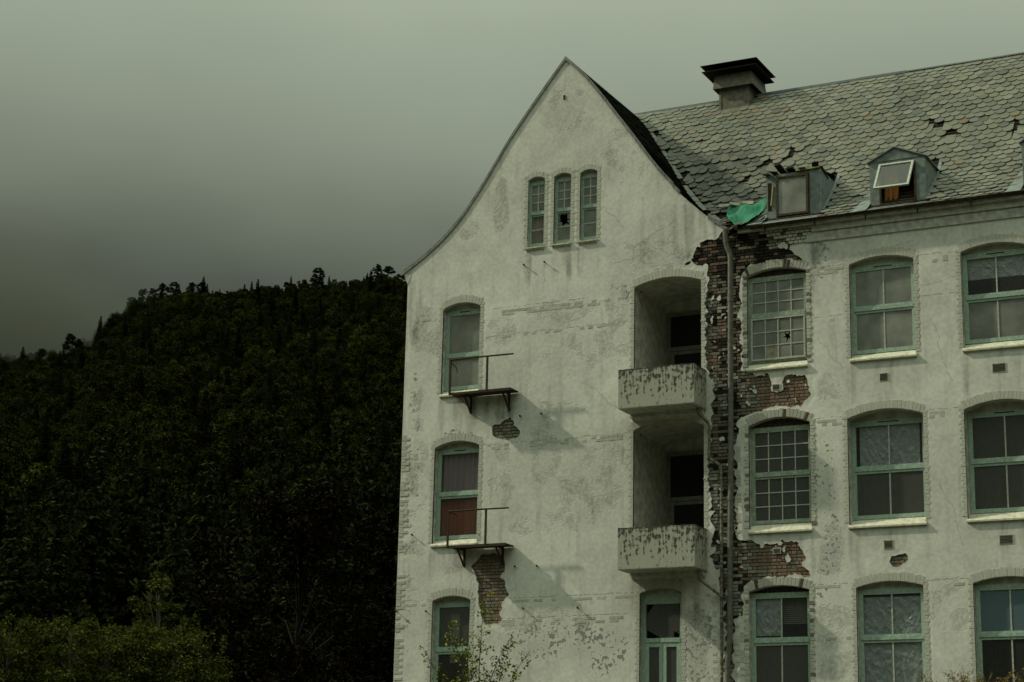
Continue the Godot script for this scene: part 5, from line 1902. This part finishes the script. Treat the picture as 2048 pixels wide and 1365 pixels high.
func sapling() -> void:
	rng.seed = 600
	var o := base("birch_sapling", self, Vector3(-5.7, 4.2, 1.5))
	var stems := Mb.new()
	var tw := Mb.new()
	var lv := Mb.new()
	var tips := [[Vector3(0.1, 0, 0), Vector3(0.15, 1.5, 0), Vector3(0.32, 3.28, 0.05)], [Vector3(-0.05, 0, 0.1), Vector3(-0.2, 1.4, 0.1), Vector3(-0.62, 2.62, 0.1)], [Vector3(0.1, 0, -0.1), Vector3(0.45, 1.2, 0.0), Vector3(0.95, 2.15, 0.0)],
		[Vector3(-0.1, 0, 0.0), Vector3(-0.7, 1.1, 0.1), Vector3(-1.25, 1.95, 0.2)], [Vector3(0.15, 0, 0.2), Vector3(1.0, 1.0, 0.2), Vector3(1.55, 1.8, 0.2)], [Vector3(0, 0, 0.2), Vector3(0.05, 1.2, 0.3), Vector3(0.0, 2.3, 0.35)]]
	for s in tips.size():
		var c: Array = tips[s]
		stems.tube([c[0], c[0].lerp(c[1], 0.5) + Vector3(0.03, 0, 0), c[1], c[1].lerp(c[2], 0.5) + Vector3(-0.03, 0.03, 0), c[2]], 0.018, 0.004, 5)
		var n := 26 if s < 3 else 14
		for k in n:
			var f := lerpf(0.3, 1.0, (k + rng.randf()) / n)
			var p: Vector3 = c[0].lerp(c[1], f / 0.5) if f < 0.5 else c[1].lerp(c[2], (f - 0.5) / 0.5)
			var a := rng.randf() * TAU
			var l := lerpf(0.62, 0.16, f) * rng.randf_range(0.5, 1.1)
			var e := p + Vector3(cos(a) * l, l * rng.randf_range(-0.05, 0.5), sin(a) * l * 0.8)
			tw.tube([p, p.lerp(e, 0.5) + Vector3(0, 0.04, 0), e], 0.005, 0.0015, 4)
			for j in int(13 * l / 0.4) + 3:
				var q := p.lerp(e, rng.randf_range(0.15, 1.05)) + Vector3(rng.randfn(0, 0.04), rng.randfn(-0.04, 0.05), rng.randfn(0, 0.04))
				var t := rng.randf_range(0.5, 1.25)
				lv.col = Color(t, t, t * rng.randf_range(0.6, 1.0))
				leaf(lv, q, rng.randf_range(0.04, 0.07), Vector3(rng.randfn(), rng.randfn() + 0.4, 1.0).normalized(), 1.35)
	put("stem", stems, M.bark, o)
	stuff(put("twigs", tw, M.bark, o))
	put("leaves", lv, M.leaf_birch, o).set_meta("kind", "stuff")
	tag(o, "young birch with sparse yellow-green leaves in front of the ground-floor gable window", "birch sapling")

func meadow() -> void:
	# seeding grass along the foot of the wall
	rng.seed = 610
	var kinds := []
	for k in 3:
		var mb := Mb.new()
		var bend := rng.randf_range(0.15, 0.4)
		var pts := []
		for i in 7:
			var f := i / 6.0
			pts.append(Vector3(bend * f * f, 1.0 * f - 0.12 * bend * f * f * f * 3.0, 0.03 * sin(f * 3.0)))
		mb.col = Color(1.0, 0.95, 0.8)
		mb.tube(pts, 0.0035, 0.0018, 3)
		for i in 34:
			var f := rng.randf_range(0.76, 1.0)
			mb.col = Color(1, 1, 1) * rng.randf_range(0.7, 1.4)
			leaf(mb, Vector3(bend * f * f + rng.randfn(0.02, 0.02), f - 0.36 * bend * f * f * f + rng.randfn(0, 0.012), rng.randfn(0, 0.02)), 0.014, Vector3(0.3, 0.5, 0.8), 2.2)
		for i in 3:
			var a := rng.randf() * TAU
			var p := Vector3(0, 0.1 * i, 0)
			mb.col = Color(0.5, 0.75, 0.35)
			var d := Vector3(cos(a), 0, sin(a))
			var w := Vector3(-sin(a), 0, cos(a)) * 0.006
			mb.quad(p - w, p + w, p + d * 0.15 + Vector3(0, 0.42, 0) + w, p + d * 0.15 + Vector3(0, 0.42, 0) - w)
			mb.quad(p + d * 0.15 + Vector3(0, 0.42, 0) - w, p + d * 0.15 + Vector3(0, 0.42, 0) + w, p + d * 0.38 + Vector3(0, 0.6, 0), p + d * 0.38 + Vector3(0, 0.6, 0))
		kinds.append(mb.mesh(M.leaf_dry))
	for k in 3:
		var mm := MultiMesh.new()
		mm.transform_format = MultiMesh.TRANSFORM_3D
		mm.mesh = kinds[k]
		mm.instance_count = 420
		for i in 420:
			var x := rng.randf_range(-8.0, 10.5)
			var z := rng.randf_range(0.5, 4.0)
			var high := 0.62 + 0.42 * smoothstep(2.5, 6.5, x) + 0.2 * smoothstep(1.2, 2.2, x) * (1.0 - smoothstep(2.4, 3.2, x))
			var s := rng.randf_range(0.75, 1.15) * high * 1.25
			mm.set_instance_transform(i, Transform3D(Basis(Vector3.UP, rng.randf() * TAU) * Basis(Vector3(1, 0, 0), rng.randfn(0, 0.08)) * Basis.from_scale(Vector3(s, s, s)), Vector3(x, ground_y(x, z) - 0.02, z)))
		var o := MultiMeshInstance3D.new()
		o.name = numbered("grass", self)
		o.multimesh = mm
		add_child(o, true)
		tag(o, ["tall dry seeding grass along the foot of the wall", "drooping dry grass stalks along the foot of the wall", "leafy dry grass along the foot of the wall"][k], "grass", "", "stuff")


# ---------------------------------------------------------------- light
func sky_picture() -> ImageTexture:
	# low cloud: dark and thick towards the horizon, paler overhead
	var f := FastNoiseLite.new()
	f.seed = 5
	f.frequency = 1.1
	f.fractal_octaves = 4
	var w := 1024
	var h := 512
	var im := Image.create(w, h, false, Image.FORMAT_RGBF)
	var e := [-90.0, 0.0, 10.0, 13.0, 15.0, 17.0, 20.0, 24.0, 30.0, 45.0, 90.0]
	var l := [0.05, 0.05, 0.05, 0.057, 0.09, 0.16, 0.285, 0.385, 0.58, 1.0, 1.45]
	for y in h:
		var up := 90.0 - (y + 0.5) * 180.0 / h
		for x in w:
			var a := TAU * x / w
			var c := cos(deg_to_rad(up))
			var n := f.get_noise_3d(cos(a) * c * 1.6, sin(deg_to_rad(up)) * 2.2, sin(a) * c * 1.6) + 0.25 * f.get_noise_3d(cos(a) * c * 7.0, sin(deg_to_rad(up)) * 16.0, sin(a) * c * 7.0)
			var u := up + n * 2.2
			var v: float = l[0]
			for i in range(1, e.size()):
				if u <= e[i] or i == e.size() - 1:
					var q := clampf((u - e[i - 1]) / (e[i] - e[i - 1]), 0.0, 1.0)
					v = lerpf(l[i - 1], l[i], q)
					break
			im.set_pixel(x, y, Color(v * 0.868, v, v * 0.772))
	return ImageTexture.create_from_image(im)

func _ready() -> void:
	rng.seed = 1
	var cam := Camera3D.new()
	cam.name = "camera"
	cam.position = EYE
	cam.rotation = Vector3(deg_to_rad(14.5), deg_to_rad(27.08), deg_to_rad(1.3))
	cam.fov = 19.84
	cam.near = 0.5
	cam.far = 3000.0
	add_child(cam, true)
	cam.current = true
	var sky := Sky.new()
	var pano := PanoramaSkyMaterial.new()
	pano.panorama = sky_picture()
	sky.sky_material = pano
	var env := Environment.new()
	env.background_mode = Environment.BG_SKY
	env.sky = sky
	env.background_energy_multiplier = 1.0
	env.tonemap_mode = Environment.TONE_MAPPER_LINEAR
	env.tonemap_exposure = 1.0
	env.sdfgi_enabled = true
	env.ssao_enabled = true
	env.ssil_enabled = true
	var we := WorldEnvironment.new()
	we.name = "world_environment"
	we.environment = env
	add_child(we, true)
	var sun := DirectionalLight3D.new()
	sun.name = "sun"
	sun.light_energy = 0.82
	sun.light_color = Color(1.0, 0.98, 0.86)
	sun.light_angular_distance = 1.2
	sun.shadow_enabled = true
	add_child(sun, true)
	sun.look_at_from_position(Vector3.ZERO, Vector3(3.85, -3.2, -1.0))

	n_edge.seed = 3
	n_edge.frequency = 3.2
	n_edge.fractal_octaves = 4
	n_soft.seed = 4
	n_soft.frequency = 0.9
	n_soft.fractal_octaves = 3
	materials()
	mat("rust_orange", Color(0.2, 0.105, 0.05), 0.9, M.rust.albedo_texture, 1.5, 0.3)
	measure_roof()
	lay_out()
	wall_paint()
	land()

	var house := base("abandoned_house")
	tag(house, "derelict white rendered brick house with a steep gable and scale-slated roof", "house")
	var wall := put("facade_wall", facade_sheet(0.04, 0.0, 0.05, true), M.facade, house)
	var core := facade_sheet(0.08, -0.062, 0.0, false)
	for i in core.v.size():
		var p := core.v[i]
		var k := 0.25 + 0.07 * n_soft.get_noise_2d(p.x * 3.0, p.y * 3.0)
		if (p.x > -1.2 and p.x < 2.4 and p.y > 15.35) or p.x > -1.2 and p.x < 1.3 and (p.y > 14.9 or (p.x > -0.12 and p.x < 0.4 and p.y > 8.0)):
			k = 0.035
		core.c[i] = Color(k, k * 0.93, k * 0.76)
	put("mortar_bed", core, M.mortar, wall)
	put("inner_face", facade_sheet(0.1, -0.4, 0.0, false), M.inside, house)
	lay_bricks()
	for i in openings.size():
		var o: Array = openings[i]
		if o[0] > 7.5:
			continue
		var ring := 0.21 if i < 15 or i > 17 else 0.15
		surround(o, ring, 0.012 if o[0] > 0.4 and o[0] < 0.7 else 0.004, 0.9 if i == 0 else 1.0)
	for b in [[-6.2, -2.5, 14.62, 2, 0.55], [-6.4, -2.4, 14.05, 1, 0.4], [-6.4, -2.4, 11.2, 2, 0.5], [-8.6, -7.8, 11.1, 2, 0.4], [-5.5, -2.3, 7.4, 1, 0.75], [-6.0, -2.3, 6.85, 2, 0.45], [-8.6, -7.8, 7.4, 1, 0.6], [-8.6, -7.8, 6.9, 1, 0.6], [-8.6, -7.7, 14.7, 1, 0.4],
			[2.1, 2.95, 14.75, 2, 0.5], [4.65, 5.6, 14.75, 2, 0.5], [2.1, 2.9, 11.15, 2, 0.6], [4.7, 5.6, 11.15, 2, 0.5], [2.1, 2.95, 7.45, 1, 0.6], [4.65, 5.6, 7.4, 1, 0.5], [4.65, 5.6, 13.9, 1, 0.3], [2.1, 2.95, 13.6, 1, 0.3], [2.1, 2.95, 6.3, 1, 0.4], [-0.5, -0.1, 7.2, 3, 0.5], [0.26, 0.54, 8.8, 30, 0.95], [0.2, 0.52, 4.5, 28, 0.95], [-0.34, -0.08, 4.2, 44, 0.95], [-0.6, -0.46, 12.7, 28, 0.95], [-1.0, -0.35, 7.25, 2, 0.8]]:
		belt(b[0], b[1], b[2], b[3], b[4])
	for k in 100:   # the toothed corner
		var y := 4.1 + k * 0.079
		if rng.randf() < 0.7:
			var w := 0.23 if k % 2 else 0.12
			var tone := rng.randf_range(0.86, 1.05)
			bricks.append([Transform3D(Basis(), Vector3(-8.715 + w * 0.5, y, -0.021 + rng.randf_range(-0.004, 0.003))), Vector3(w, 0.073, 0.06), Color(0.73 * tone, 0.72 * tone, 0.635 * tone), true])
	for r in 5:     # whitewashed bricks left standing under the eaves
		for c in 12:
			if rng.randf() < 0.92 and c > 3 - r:
				var tone := rng.randf_range(0.8, 1.1)
				bricks.append([Transform3D(Basis(), Vector3(0.95 + c * 0.118 + (0.059 if r % 2 else 0.0) + (0.25 if r < 2 else 0.0), 15.58 + r * 0.083, 0.006 + rng.randf_range(-0.004, 0.004))), Vector3(0.1, 0.062, 0.06), Color(0.86 * tone, 0.85 * tone, 0.75 * tone), true])
	build_bricks(wall)
	house_shell(house)
	all_windows(house)
	niche(openings[18], house, 2.0)
	niche(openings[19], house, 2.0)
	french_door(openings[20], house)
	fittings(house)
	slates(house)
	chimney(house)
	dormer(house, 1.0, 2.36, 1.25, 2.08, 0)
	dormer(house, 3.54, 4.87, 3.77, 4.64, 1)
	dormer(house, 7.08, 8.36, 7.3, 8.1, 2)
	cloth("curtain", M.orange_curtain, 3.82, 4.16, 16.3, 17.25, -0.42, 3.0, 0.03, "orange striped curtain behind the open sash of the zinc dormer")
	tarp()
	forest()
	sapling()
	meadow()
	env.volumetric_fog_enabled = true
	env.volumetric_fog_density = 0.0
	for e in [[43.0, 832.0, 203.0, Vector3(110, 44, 170), 0.006], [43.0, 834.0, 205.0, Vector3(126, 58, 170), 0.0042], [43.0, 836.0, 207.0, Vector3(140, 72, 170), 0.003], [43.0, 838.0, 209.0, Vector3(152, 86, 170), 0.0022], [43.0, 840.0, 212.0, Vector3(164, 104, 170), 0.0015]]:
		var fog := FogVolume.new()
		fog.name = numbered("mist_bank", self)
		fog.shape = RenderingServer.FOG_VOLUME_SHAPE_ELLIPSOID
		fog.size = e[3]
		var fm := FogMaterial.new()
		fm.density = e[4]
		fm.albedo = Color(0.5, 0.52, 0.485)
		fog.material = fm
		var at := polar(e[0], e[1])
		fog.position = Vector3(at.x, e[2], at.y)
		fog.rotation.y = deg_to_rad(42.0)
		add_child(fog, true)
		tag(fog, "grey mist hanging over the lower spur of the hill", "mist", "", "stuff")
